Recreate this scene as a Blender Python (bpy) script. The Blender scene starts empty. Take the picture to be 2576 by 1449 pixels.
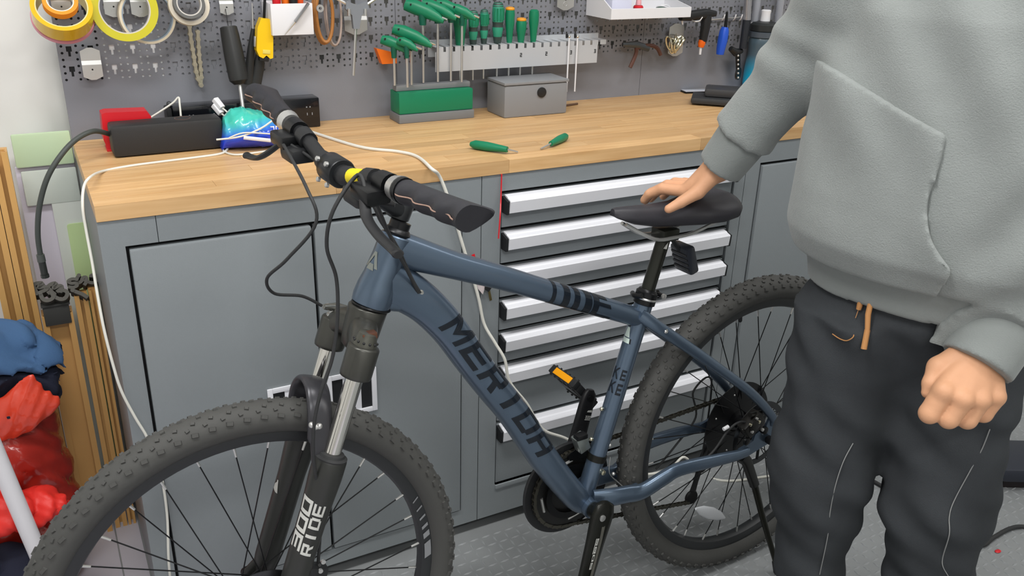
import bpy, bmesh, math, random
import numpy as np
from mathutils import Vector as V, Matrix
R = math.radians
random.seed(7)
sc = bpy.context.scene
COL = sc.collection

# ------------------------------------------------------------------ camera
CAMP = np.array([-0.0682, -1.6234, 1.4419])
CR = np.array([0.88013028, -0.47395267, 0.02719464])
CU = np.array([0.16356716, 0.35652415, 0.91985668])
CF = np.array([0.44566407, 0.80514557, -0.39131079])
FPX = 2225.229
cam = bpy.data.cameras.new('camera')
cam.sensor_width = 36.0
cam.lens = FPX / 2576 * 36.0
cam.clip_start = 0.05
camo = bpy.data.objects.new('camera', cam)
COL.objects.link(camo)
camo.matrix_world = Matrix(((CR[0], CU[0], -CF[0], CAMP[0]), (CR[1], CU[1], -CF[1], CAMP[1]),
                            (CR[2], CU[2], -CF[2], CAMP[2]), (0, 0, 0, 1)))
sc.camera = camo
# ------------------------------------------------------------------ light and exposure
sc.view_settings.view_transform = 'Standard'
sc.view_settings.look = 'None'
sc.view_settings.gamma = 1.0
sc.view_settings.use_curve_mapping = False
sc.view_settings.exposure = 0.0
w = bpy.data.worlds.new('world'); sc.world = w; w.use_nodes = True
w.node_tree.nodes['Background'].inputs[0].default_value = (0.9, 0.95, 1.0, 1)
w.node_tree.nodes['Background'].inputs[1].default_value = 0.3
CEIL = 2.75
LIGHTS = [(-0.3, -0.75, 1.2, 0.3, 31), (1.3, -0.85, 1.2, 0.3, 20), (0.0, -2.6, 1.2, 0.3, 32), (1.9, -2.4, 1.2, 0.3, 14), (3.2, -0.7, 1.2, 0.3, 6)]
for lx, ly, sx, sy, pw in LIGHTS:
    l = bpy.data.lights.new('ceiling_panel_light', 'AREA'); l.shape = 'RECTANGLE'; l.size = sx; l.size_y = sy
    l.energy = pw; l.color = (1.0, 0.99, 0.975)
    lo = bpy.data.objects.new('ceiling_panel_light', l); lo.location = (lx, ly, CEIL - 0.035); COL.objects.link(lo)

def ray(x, y):
    return CR * (x - 1288) / FPX - CU * (y - 724.5) / FPX + CF
def aty(x, y, Y):                       # the point of the plane Y = const seen at a photo pixel
    d = ray(x, y); return V(CAMP + d * ((Y - CAMP[1]) / d[1]))
def atz(x, y, Z):
    d = ray(x, y); return V(CAMP + d * ((Z - CAMP[2]) / d[2]))
def atx(x, y, X):
    d = ray(x, y); return V(CAMP + d * ((X - CAMP[0]) / d[0]))
def atd(x, y, D):
    return V(CAMP + ray(x, y) * D)

# ------------------------------------------------------------------ materials
def lin(c):
    if isinstance(c, str):
        c = [int(c[i:i + 2], 16) / 255 for i in (0, 2, 4)]
    return tuple(((x / 12.92) if x <= 0.04045 else ((x + 0.055) / 1.055) ** 2.4) for x in c)
MATS = {}
def mat(name, col, rough=0.5, metal=0.0, bump=0, bscale=200, var=0, vscale=8, coat=0, spec=0.5, trans=0, alpha=1,
        sheen=0, emit=None, randv=0, ior=1.45, aniso=None):
    if name in MATS: return MATS[name]
    m = bpy.data.materials.new(name); m.use_nodes = True; nt = m.node_tree; N = nt.nodes; L = nt.links
    b = N['Principled BSDF']; c = lin(col)
    b.inputs['Base Color'].default_value = (*c, 1); b.inputs['Roughness'].default_value = rough
    b.inputs['Metallic'].default_value = metal; b.inputs['Coat Weight'].default_value = coat
    b.inputs['Specular IOR Level'].default_value = spec; b.inputs['Transmission Weight'].default_value = trans
    b.inputs['Alpha'].default_value = alpha; b.inputs['Sheen Weight'].default_value = sheen; b.inputs['IOR'].default_value = ior
    if emit:
        b.inputs['Emission Color'].default_value = (*c, 1); b.inputs['Emission Strength'].default_value = emit
    src = None
    tc = N.new('ShaderNodeTexCoord')
    if var:
        n = N.new('ShaderNodeTexNoise'); n.inputs['Scale'].default_value = vscale; n.inputs['Detail'].default_value = 5
        L.new(tc.outputs['Object'], n.inputs['Vector'])
        hs = N.new('ShaderNodeHueSaturation'); hs.inputs['Color'].default_value = (*c, 1)
        mr = N.new('ShaderNodeMapRange'); mr.inputs[1].default_value = 0.3; mr.inputs[2].default_value = 0.7
        mr.inputs[3].default_value = 1 - var; mr.inputs[4].default_value = 1 + var
        L.new(n.outputs[0], mr.inputs[0]); L.new(mr.outputs[0], hs.inputs['Value']); src = hs.outputs[0]
        L.new(src, b.inputs['Base Color'])
    if randv:
        oi = N.new('ShaderNodeObjectInfo'); h2 = N.new('ShaderNodeHueSaturation')
        if src: L.new(src, h2.inputs['Color'])
        else: h2.inputs['Color'].default_value = (*c, 1)
        mr = N.new('ShaderNodeMapRange'); mr.inputs[3].default_value = 1 - randv; mr.inputs[4].default_value = 1 + randv
        L.new(oi.outputs['Random'], mr.inputs[0]); L.new(mr.outputs[0], h2.inputs['Value']); L.new(h2.outputs[0], b.inputs['Base Color'])
    if bump:
        n = N.new('ShaderNodeTexNoise'); n.inputs['Scale'].default_value = bscale; n.inputs['Detail'].default_value = 3
        L.new(tc.outputs['Object'], n.inputs['Vector'])
        bp = N.new('ShaderNodeBump'); bp.inputs['Strength'].default_value = bump; bp.inputs['Distance'].default_value = 0.002
        L.new(n.outputs[0], bp.inputs['Height']); L.new(bp.outputs[0], b.inputs['Normal'])
    MATS[name] = m; return m

# ------------------------------------------------------------------ mesh builder
class MB:
    def __init__(s): s.v = []; s.f = []
    def add(s, vs, fs):
        o = len(s.v); s.v += [tuple(p) for p in vs]; s.f += [tuple(i + o for i in f) for f in fs]; return s
    def box(s, a, b, M=None):
        x0, y0, z0 = a; x1, y1, z1 = b
        vs = [V(p) for p in ((x0, y0, z0), (x1, y0, z0), (x1, y1, z0), (x0, y1, z0), (x0, y0, z1), (x1, y0, z1), (x1, y1, z1), (x0, y1, z1))]
        if M is not None: vs = [M @ p for p in vs]
        return s.add(vs, [(0, 3, 2, 1), (4, 5, 6, 7), (0, 1, 5, 4), (1, 2, 6, 5), (2, 3, 7, 6), (3, 0, 4, 7)])
    def bbox(s, a, b, r, M=None):       # box with chamfered edges
        c = [(a[i] + b[i]) / 2 for i in range(3)]; h = [(b[i] - a[i]) / 2 for i in range(3)]
        bm = bmesh.new(); bmesh.ops.create_cube(bm, size=2)
        for q in bm.verts: q.co = V((q.co[0] * h[0] + c[0], q.co[1] * h[1] + c[1], q.co[2] * h[2] + c[2]))
        bmesh.ops.bevel(bm, geom=bm.edges[:], offset=r, segments=2, profile=0.6, affect='EDGES')
        if M is not None: bmesh.ops.transform(bm, matrix=M, verts=bm.verts)
        bm.verts.index_update()
        s.add([q.co.copy() for q in bm.verts], [[q.index for q in f.verts] for f in bm.faces]); bm.free(); return s
    def rings(s, rr, caps=True, closed=False):
        n = len(rr[0]); k = len(rr); o = len(s.v)
        for r in rr: s.v += [tuple(p) for p in r]
        for i in range(k if closed else k - 1):
            for j in range(n):
                a = o + i * n + j; b = o + i * n + (j + 1) % n; i2 = (i + 1) % k
                c = o + i2 * n + (j + 1) % n; d = o + i2 * n + j
                s.f.append((a, b, c, d))
        if caps and not closed:
            s.f.append(tuple(o + j for j in range(n))[::-1]); s.f.append(tuple(o + (k - 1) * n + j for j in range(n)))
        return s
    def tube(s, pts, r, seg=10, caps=True, closed=False, up=None, e=2.0):
        pts = [V(p) for p in pts]; n = len(pts)
        if not isinstance(r, (list, tuple)): r = [r] * n
        T = []
        for i in range(n):
            if closed: t = pts[(i + 1) % n] - pts[i - 1]
            else: t = pts[min(i + 1, n - 1)] - pts[max(i - 1, 0)]
            T.append(t.normalized())
        u = V(up) if up is not None else (V((0, 0, 1)) if abs(T[0].z) < 0.9 else V((1, 0, 0)))
        rr = []
        for i in range(n):
            u = (u - T[i] * u.dot(T[i])).normalized() if up is None else (V(up) - T[i] * V(up).dot(T[i])).normalized()
            sd = T[i].cross(u)
            ra = r[i] if isinstance(r[i], (list, tuple)) else (r[i], r[i])
            ring = []
            for j in range(seg):
                a = 2 * math.pi * j / seg; ca, sa = math.cos(a), math.sin(a)
                ca = math.copysign(abs(ca) ** (2 / e), ca); sa = math.copysign(abs(sa) ** (2 / e), sa)
                ring.append(pts[i] + sd * ca * ra[1] + u * sa * ra[0])
            rr.append(ring)
        return s.rings(rr, caps, closed)
    def cyl(s, a, b, r, seg=20, r2=None):
        return s.tube([a, b], [r, r if r2 is None else r2], seg)
    def lathe(s, c, ax, prof, seg=24, caps=True):   # prof: (distance along ax, radius)
        ax = V(ax).normalized(); c = V(c)
        u = ax.orthogonal().normalized(); w_ = ax.cross(u)
        rr = [[c + ax * h + (u * math.cos(2 * math.pi * j / seg) + w_ * math.sin(2 * math.pi * j / seg)) * r for j in range(seg)] for h, r in prof]
        return s.rings(rr, caps)
    def ringlathe(s, c, ax, prof, seg=48):          # closed profile (a ring)
        ax = V(ax).normalized(); c = V(c); u = ax.orthogonal().normalized(); w_ = ax.cross(u)
        rr = [[c + ax * h + (u * math.cos(2 * math.pi * j / seg) + w_ * math.sin(2 * math.pi * j / seg)) * r for h, r in prof] for j in range(seg)]
        return s.rings(rr, False, True)
    def prism(s, poly, o, ex, ey, ez, d):           # polygon in (ex, ey) from o, extruded by d along ez
        o, ex, ey, ez = V(o), V(ex), V(ey), V(ez); n = len(poly)
        a = [o + ex * p[0] + ey * p[1] for p in poly]; b = [q + ez * d for q in a]
        return s.add(a + b, [tuple(range(n))[::-1], tuple(range(n, 2 * n))] + [(i, (i + 1) % n, n + (i + 1) % n, n + i) for i in range(n)])
    def sphere(s, c, r, seg=16, rings=10):
        c = V(c); r = r if isinstance(r, (list, tuple)) else (r, r, r)
        rr = []
        for i in range(rings + 1):
            t = math.pi * (0.02 + 0.96 * i / rings)
            rr.append([c + V((math.sin(t) * math.cos(2 * math.pi * j / seg) * r[0], math.sin(t) * math.sin(2 * math.pi * j / seg) * r[1], -math.cos(t) * r[2])) for j in range(seg)])
        return s.rings(rr)

def obj(name, mb, m, parent=None, smooth=35, loc=None, kind=None, label=None):
    me = bpy.data.meshes.new(name)
    if isinstance(mb, MB): me.from_pydata([tuple(p) for p in mb.v], [], mb.f)
    else: me.from_pydata(mb[0], [], mb[1])
    me.validate()
    if smooth:
        me.shade_smooth()
        if smooth < 180: me.set_sharp_from_angle(angle=R(smooth))
    if isinstance(mb, MB):
        bm = bmesh.new(); bm.from_mesh(me); bmesh.ops.recalc_face_normals(bm, faces=bm.faces); bm.to_mesh(me); bm.free()
        if smooth and smooth < 180: me.set_sharp_from_angle(angle=R(smooth))
    me.materials.append(m)
    o = bpy.data.objects.new(name, me); COL.objects.link(o)
    if parent: o.parent = parent
    if loc is not None: o.location = loc
    if kind: o['kind'] = kind
    if label: o['label'] = label
    return o
def thing(name, label, cat, loc=(0, 0, 0), group=None, M=None):
    o = bpy.data.objects.new(name, None); o.empty_display_size = 0.05; COL.objects.link(o); o.location = loc
    if M is not None: o.matrix_world = M
    o['label'] = label; o['category'] = cat
    if group: o['group'] = group
    return o
def tag(o, label, cat, group=None):
    o['label'] = label; o['category'] = cat
    if group: o['group'] = group
    return o
def struct(name, mb, m, parent=None, smooth=0):
    o = obj(name, mb, m, parent, smooth)
    o['kind'] = 'structure'; return o
def dup(root, loc=None, M=None, label=None, group=None):
    r = root.copy(); COL.objects.link(r)
    if loc is not None: r.location = loc
    if M is not None: r.matrix_world = M
    if label: r['label'] = label
    if group: r['group'] = group
    for ch in list(root.children):
        c = ch.copy(); COL.objects.link(c); c.parent = r
        for g in ch.children:
            d = g.copy(); COL.objects.link(d); d.parent = c
    return r
def spline(pts, n=8, closed=False):      # Catmull-Rom through the points
    P = [V(p) for p in pts]; out = []
    k = len(P)
    for i in range(k if closed else k - 1):
        a, b, c, d = (P[(i - 1) % k], P[i], P[(i + 1) % k], P[(i + 2) % k]) if closed else (P[max(i - 1, 0)], P[i], P[i + 1], P[min(i + 2, k - 1)])
        for j in range(n):
            t = j / n
            out.append(0.5 * ((2 * b) + (c - a) * t + (2 * a - 5 * b + 4 * c - d) * t * t + (3 * b - a - 3 * c + d) * t ** 3))
    if not closed: out.append(P[-1])
    return out
def lerp(a, b, t): return a + (b - a) * t

# strokes of block letters as quads (four corners) in a 1 x 1 box
def bar(x0, y0, x1, y1): return [(x0, y0), (x1, y0), (x1, y1), (x0, y1)]
def sl(x0, y0, x1, y1, w_): return [(x0, y0), (x0 + w_, y0), (x1 + w_, y1), (x1, y1)]
GL = {
 'M': [bar(0, 0, .2, 1), bar(.8, 0, 1, 1), sl(.2, 1, .42, .25, .0) , [(.2, 1), (.2, .62), (.5, .2), (.5, .52)], [(.8, 1), (.8, .62), (.5, .2), (.5, .52)]],
 'E': [bar(0, 0, .24, 1), bar(.24, 0, 1, .2), bar(.24, .4, .92, .6), bar(.24, .8, 1, 1)],
 'R': [bar(0, 0, .24, 1), bar(.24, .8, 1, 1), bar(.76, .45, 1, .8), bar(.24, .38, .95, .56), sl(.5, .38, .72, 0, .26)],
 'I': [bar(.36, 0, .64, 1)],
 'D': [bar(0, 0, .24, 1), bar(.24, 0, .85, .2), bar(.24, .8, .85, 1), bar(.76, .12, 1, .88)],
 'A': [bar(0, 0, .24, .85), bar(.76, 0, 1, .85), bar(.1, .8, .9, 1), bar(.24, .35, .76, .52)],
 '3': [bar(0, 0, 1, .2), bar(.1, .4, 1, .6), bar(0, .8, 1, 1), bar(.76, .2, 1, .4), bar(.76, .6, 1, .8)],
 '0': [bar(0, 0, .24, 1), bar(.76, 0, 1, 1), bar(.24, 0, .76, .2), bar(.24, .8, .76, 1)],
 'K': [bar(0, 0, .2, 1), [(.2, .4), (.2, .62), (.75, 1), (1, 1)], [(.35, .55), (.55, .6), (1, 0), (.75, 0)]],
 'S': [bar(0, 0, 1, .2), bar(0, .4, 1, .6), bar(0, .8, 1, 1), bar(0, .6, .24, .8), bar(.76, .2, 1, .4)],
 'O': [bar(0, 0, .24, 1), bar(.76, 0, 1, 1), bar(.24, 0, .76, .2), bar(.24, .8, .76, 1)],
 'B': [bar(0, 0, .24, 1), bar(.24, 0, .9, .2), bar(.24, .4, .9, .6), bar(.24, .8, .9, 1), bar(.76, .1, 1, .45), bar(.76, .55, 1, .9)],
 'C': [bar(0, 0, .24, 1), bar(.24, 0, 1, .2), bar(.24, .8, 1, 1)],
 'H': [bar(0, 0, .24, 1), bar(.76, 0, 1, 1), bar(.24, .4, .76, .6)],
 'L': [bar(0, 0, .24, 1), bar(.24, 0, 1, .2)],
 'P': [bar(0, 0, .24, 1), bar(.24, .8, 1, 1), bar(.76, .45, 1, .8), bar(.24, .38, .95, .56)],
 'T': [bar(.38, 0, .62, .8), bar(0, .8, 1, 1)],
 'U': [bar(0, 0, .24, 1), bar(.76, 0, 1, 1), bar(.24, 0, .76, .2)],
 '2': [bar(0, 0, 1, .2), bar(0, .4, 1, .6), bar(0, .8, 1, 1), bar(0, .2, .24, .4), bar(.76, .6, 1, .8)],
 '1': [bar(.38, 0, .62, 1), bar(.2, .75, .38, .9)],
 '6': [bar(0, 0, .24, 1), bar(.24, 0, 1, .2), bar(.24, .4, 1, .6), bar(.24, .8, 1, 1), bar(.76, .2, 1, .4)],
 ' ': []}
def decal(quads, f, nx=3, ny=6, mb=None):   # quads in (s, t), f(s, t) -> point just above the surface
    mb = mb or MB()
    for q in quads:
        vs = []
        for i in range(nx + 1):
            for j in range(ny + 1):
                a, b = i / nx, j / ny
                x = (q[0][0] * (1 - a) + q[1][0] * a) * (1 - b) + (q[3][0] * (1 - a) + q[2][0] * a) * b
                y = (q[0][1] * (1 - a) + q[1][1] * a) * (1 - b) + (q[3][1] * (1 - a) + q[2][1] * a) * b
                vs.append(f(x, y))
        mb.add(vs, [(i * (ny + 1) + j, (i + 1) * (ny + 1) + j, (i + 1) * (ny + 1) + j + 1, i * (ny + 1) + j + 1) for i in range(nx) for j in range(ny)])
    return mb
def word(txt, s0, s1, t0, t1, gap=0.18, skew=0.0):   # letters as quads between s0..s1 and t0..t1
    out = []; n = len(txt); cw = (s1 - s0) / (n + (n - 1) * gap)
    for i, ch in enumerate(txt):
        a = s0 + i * cw * (1 + gap)
        for q in GL[ch]:
            out.append([(a + (x + skew * (y - .5)) * cw, t0 + y * (t1 - t0)) for x, y in q])
    return out

# ------------------------------------------------------------------ shared materials
M_wall = mat('wall_paint', 'e0e0dc', 0.9, var=0.02, vscale=2)
M_floor = mat('grey_vinyl', '888b8c', 0.45, var=0.10, vscale=6, bump=0.05, bscale=60)
M_steel = mat('grey_cabinet_paint', '82888b', 0.42, bump=0.12, bscale=350, var=0.02, vscale=3)
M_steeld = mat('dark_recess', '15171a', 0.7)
M_alu = mat('white_anodised_handle', 'e4e5ea', 0.38, metal=0.05)
M_silver = mat('brushed_steel', 'cbcbc9', 0.34, metal=.85)
M_chrome = mat('chrome', 'dedcd6', 0.08, metal=1.0)
M_black = mat('black_plastic', '1d1e20', 0.45)
M_blackm = mat('black_metal', '17181a', 0.32, metal=0.4)
M_rubber = mat('black_rubber', '2b2c2d', 0.62, bump=0.1, bscale=400)
M_white = mat('white_plastic', 'e3e3e6', 0.4)
M_cable = mat('white_cable_sheath', 'dcdbd2', 0.5)
M_red = mat('red_plastic', 'd0202a', 0.3)
M_green = mat('green_grip', '0f7a55', 0.38)
M_greend = mat('dark_green_grip', '0c5a46', 0.4)
M_orange = mat('orange_plastic', 'f2761c', 0.4)

# ------------------------------------------------------------------ room
struct('floor', MB().box((-2.2, -3.6, -0.05), (4.6, 0.62, 0)), M_floor)
fl = bpy.data.objects['floor']
bd = MB()
H = 0.0020
def loz(cx, cy, ang):
    ca, sa = math.cos(ang), math.sin(ang)
    L_, W_ = 0.0128, 0.0032
    vs = []
    for x, y, z in ((-L_, 0, 0), (0, -W_, 0), (L_, 0, 0), (0, W_, 0), (-L_ * .55, 0, H), (0, -W_ * .3, H), (L_ * .55, 0, H), (0, W_ * .3, H)):
        vs.append((cx + x * ca - y * sa, cy + x * sa + y * ca, z))
    bd.add(vs, [(4, 5, 6, 7), (0, 1, 5, 4), (1, 2, 6, 5), (2, 3, 7, 6), (3, 0, 4, 7)])
for i in range(-5, 74):
    for j in range(-2, 44):
        x = 0.5307 + i * 0.0328; y = -0.0295 - j * 0.0336
        if y > 0.0: continue
        loz(x, y, R(2)); loz(x + 0.0164, y - 0.0168, R(92))
obj('raised_lozenge', bd, mat('grey_vinyl_ridge', '95989a', 0.32), fl, smooth=0, kind='stuff')
struct('wall_back', MB().box((-2.2, 0.56, 0), (4.6, 0.62, CEIL)), M_wall)
struct('wall_left', MB().box((-2.26, -3.6, 0), (-2.2, 0.62, CEIL)), M_wall)
struct('wall_right', MB().box((4.6, -3.6, 0), (4.66, 0.62, CEIL)), M_wall)
struct('wall_front', MB().box((-2.26, -3.66, 0), (4.66, -3.6, CEIL)), M_wall)
struct('ceiling', MB().box((-2.26, -3.66, CEIL), (4.66, 0.62, CEIL + 0.05)), mat('ceiling_paint', 'eceded', 0.9))
for i, (lx, ly, sx, sy, pw) in enumerate(LIGHTS):
    t = thing('ceiling_light', 'white rectangular light panel on the ceiling, ' + ['above the left bench end', 'above the bicycle saddle', 'behind the camera on the left', 'behind the camera on the right', 'nearest the right wall'][i], 'lamp', (lx, ly, CEIL))
    fr = MB()
    hx, hy = sx / 2 + .02, sy / 2 + .02
    fr.box((-hx, -hy, -.03), (hx, -hy + .02, 0)).box((-hx, hy - .02, -.03), (hx, hy, 0)).box((-hx, -hy + .02, -.03), (-hx + .02, hy - .02, 0)).box((hx - .02, -hy + .02, -.03), (hx, hy - .02, 0))
    obj('frame', fr, M_white, t)
    obj('diffuser', MB().box((-hx + .02, -hy + .02, -.02), (hx - .02, hy - .02, -.001)), mat('lit_diffuser', 'ffffff', 0.6, emit=2.5), t)
# joint of the smooth tiles on the left
M_tile = mat('pale_floor_tile', 'b9b7c0', 0.35, var=.04, vscale=5, randv=.03)
for ix in range(4):
    for iy in range(7):
        xa = -.0565 - .6 * ix; ya = .555 - .6 * iy
        obj('tile', MB().bbox((max(xa - .597, -2.19), max(ya - .597, -3.59), 0.0), (xa, ya, .0022), .0008), M_tile, fl, smooth=0)
for iy in range(1): obj('tile', MB().bbox((-.0535, .0, 0.0), (-.001, .555, .0022), .0008), M_tile, fl, smooth=0)
obj('tile', MB().bbox((-.0535, -3.59, 0.0), (.30, -.003, .0022), .0008), M_tile, fl, smooth=0)

# ------------------------------------------------------------------ cabinets
ZT, ZW = 0.924, 0.955
BD = 0.498
def carcass(x0, x1, t):
    body = MB()
    body.box((x0 + .001, 0.02, .035), (x0 + .016, BD, ZT)).box((x1 - .016, 0.02, .035), (x1 - .001, BD, ZT))
    body.box((x0 + .016, BD - .01, .035), (x1 - .016, BD, ZT)).box((x0 + .016, 0.02, .035), (x1 - .016, BD - .01, .05)).box((x0 + .016, 0.02, ZT - .012), (x1 - .016, BD - .01, ZT))
    obj('body', body, M_steel, t)
    for fx in (x0 + .06, x1 - .06):
        for fy in (.07, BD - .05):
            obj('foot', MB().lathe((fx, fy, 0), (0, 0, 1), [(0, .022), (.01, .022), (.012, .012), (.036, .012)], 16), M_black, t)
def door(t, x0, x1, z0, z1, hx=None, hs=1):
    d = obj('door', MB().bbox((x0, -0.006, z0), (x1, 0.014, z1), .003), M_steel, t)
    return d
t1 = thing('double_door_cabinet', 'grey steel workshop cabinet with two plain doors, under the left end of the wooden worktop', 'cabinet')
carcass(0.0, 0.749, t1)
ff = MB()
X0, X1 = 0.0, 0.7485
ff.box((X0, 0, .035), (.040, .02, ZT)).box((.7045, 0, .035), (X1, .02, ZT)).box((.040, 0, .874), (.096, .02, ZT)).box((.0972, 0, .874), (.7045, .02, ZT)).box((.040, 0, .035), (.7045, .02, .078))
obj('front_frame', ff, M_steel, t1)
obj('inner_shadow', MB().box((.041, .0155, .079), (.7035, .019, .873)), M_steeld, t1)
for k, (a, b) in enumerate(((.0455, .3755), (.3815, .7005))):
    d = door(t1, a, b, .0835, .8665)
    # recessed pull: white frame around a black pocket
    hx0, hx1 = (.262, .372) if k == 0 else (.386, .496)
    z0, z1 = .425, .531
    hf = MB()
    fw = .011
    hf.bbox((hx0, -.0105, z0), (hx0 + fw, -.0062, z1), .001).bbox((hx1 - fw, -.0105, z0), (hx1, -.0062, z1), .001).bbox((hx0 + fw, -.0105, z0), (hx1 - fw, -.0062, z0 + fw), .001).bbox((hx0 + fw, -.0105, z1 - fw), (hx1 - fw, -.0062, z1), .001)
    mx = (hx0 + hx1) / 2
    hf.bbox((mx - .02, -.0085, z0 + fw), (mx + .02, -.0062, z1 - fw), .001)
    obj('handle_frame', hf, M_alu, d)
    obj('handle_pocket', MB().box((hx0 + fw, -.0068, z0 + fw), (hx1 - fw, -.0063, z1 - fw)), M_steeld, d)

t2 = thing('drawer_cabinet', 'grey steel cabinet with seven drawers and long pale handle bars, behind the bicycle frame', 'cabinet')
carcass(.7505, 1.4945, t2)
DX0, DX1, DZ0, DZ1 = .797, 1.462, .124, .886
ff = MB()
ff.box((.7505, 0, .035), (DX0, .02, ZT)).box((DX1, 0, .035), (1.4945, .02, ZT)).box((DX0, 0, DZ1), (DX1, .02, ZT)).box((DX0, 0, .035), (DX1, .02, DZ0))
ff.bbox((DX0 + .001, -.004, DZ0 - .012), (DX1 - .001, .02, DZ0), .0015)
obj('front_frame', ff, M_steel, t2)
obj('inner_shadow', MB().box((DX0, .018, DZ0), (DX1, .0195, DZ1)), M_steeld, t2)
tops = [.883, .798, .713, .630, .547, .462, .303]
bots = [.801, .716, .633, .550, .465, .306, .127]
for i, (zt, zb) in enumerate(zip(tops, bots)):
    d = obj('drawer', MB().bbox((DX0 + .004, .004, zb), (DX1 - .004, .017, zt - .006), .0015), M_steel, t2)
    hx0, hx1 = DX0 + .010, DX1 - .014
    # profile in (y, z): sloped light strip on top, face below, lip folded back
    prof = [(.006, zt - .006), (-.010, zt - .0085), (-.0135, zt - .011), (-.0235, zt - .0135), (-.0255, zt - .016), (-.0225, zt - .042), (-.0195, zt - .043), (-.0205, zt - .018), (-.004, zt - .012), (.006, zt - .011)]
    obj('handle_bar', MB().prism(prof, (hx0, 0, 0), (0, 1, 0), (0, 0, 1), (1, 0, 0), hx1 - hx0), M_alu, d, smooth=20)
    for xa, xb in ((hx0 - .006, hx0 - .0002), (hx1 + .0002, hx1 + .008)):
        obj('handle_cap', MB().prism([(.004, zt - .009), (-.022, zt - .016), (-.020, zt - .046), (.003, zt - .046)], (xa, 0, 0), (0, 1, 0), (0, 0, 1), (1, 0, 0), xb - xa), M_steeld, d)
t3 = thing('single_door_cabinet', 'grey steel cabinet with plain doors, at the right behind the rear wheel', 'cabinet')
carcass(1.4965, 2.245, t3)
ff = MB()
ff.box((1.4965, 0, .035), (1.541, .02, ZT)).box((2.2, 0, .035), (2.245, .02, ZT)).box((1.541, 0, .872), (2.2, .02, ZT)).box((1.541, 0, .035), (2.2, .02, .078))
obj('front_frame', ff, M_steel, t3)
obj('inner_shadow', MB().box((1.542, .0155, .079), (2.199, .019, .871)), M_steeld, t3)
for a, b in ((1.5465, 1.868), (1.873, 2.195)): door(t3, a, b, .0835, .8645)
# ------------------------------------------------------------------ worktop of staves
def wood_mat():
    m = bpy.data.materials.new('oiled_rubberwood'); m.use_nodes = True; nt = m.node_tree; N = nt.nodes; L = nt.links
    b = N['Principled BSDF']; b.inputs['Roughness'].default_value = 0.38
    tc = N.new('ShaderNodeTexCoord'); mp = N.new('ShaderNodeMapping'); mp.inputs['Scale'].default_value = (3, 46, 46)
    oi = N.new('ShaderNodeObjectInfo')
    ad = N.new('ShaderNodeVectorMath'); ad.operation = 'ADD'
    sc_ = N.new('ShaderNodeVectorMath'); sc_.operation = 'SCALE'; sc_.inputs[0].default_value = (7, 3, 5)
    L.new(oi.outputs['Random'], sc_.inputs['Scale']); L.new(tc.outputs['Object'], ad.inputs[0]); L.new(sc_.outputs[0], ad.inputs[1])
    L.new(ad.outputs[0], mp.inputs['Vector'])
    n = N.new('ShaderNodeTexNoise'); n.inputs['Scale'].default_value = 1.6; n.inputs['Detail'].default_value = 6; n.inputs['Distortion'].default_value = .6
    L.new(mp.outputs[0], n.inputs['Vector'])
    cr = N.new('ShaderNodeValToRGB'); cr.color_ramp.elements[0].position = .3; cr.color_ramp.elements[1].position = .72
    cr.color_ramp.elements[0].color = (*lin('c69a66'), 1); cr.color_ramp.elements[1].color = (*lin('dcb684'), 1)
    L.new(n.outputs[0], cr.inputs[0])
    h = N.new('ShaderNodeHueSaturation'); mr = N.new('ShaderNodeMapRange'); mr.inputs[3].default_value = .88; mr.inputs[4].default_value = 1.1
    L.new(oi.outputs['Random'], mr.inputs[0]); L.new(mr.outputs[0], h.inputs['Value']); L.new(cr.outputs[0], h.inputs['Color'])
    L.new(h.outputs[0], b.inputs['Base Color']); return m
M_wood = wood_mat()
wt = thing('worktop', 'long oiled wooden worktop of glued staves on top of the grey cabinets', 'worktop')
NR = 12; sw = .503 / NR
for r in range(NR):
    x = 0.0; y0 = -.003 + r * sw
    first = True
    while x < 2.4:
        ln = random.uniform(.34, .62) * (0.6 if first and r % 2 else 1); first = False
        x1 = min(x + ln, 2.4)
        if 2.4 - x1 < .12: x1 = 2.4
        obj('stave', MB().bbox((x + .00015, y0 + .0001, ZT + .001), (x1 - .00015, y0 + sw - .0001, ZW), .0007), M_wood, wt, smooth=0)
        x = x1
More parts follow.
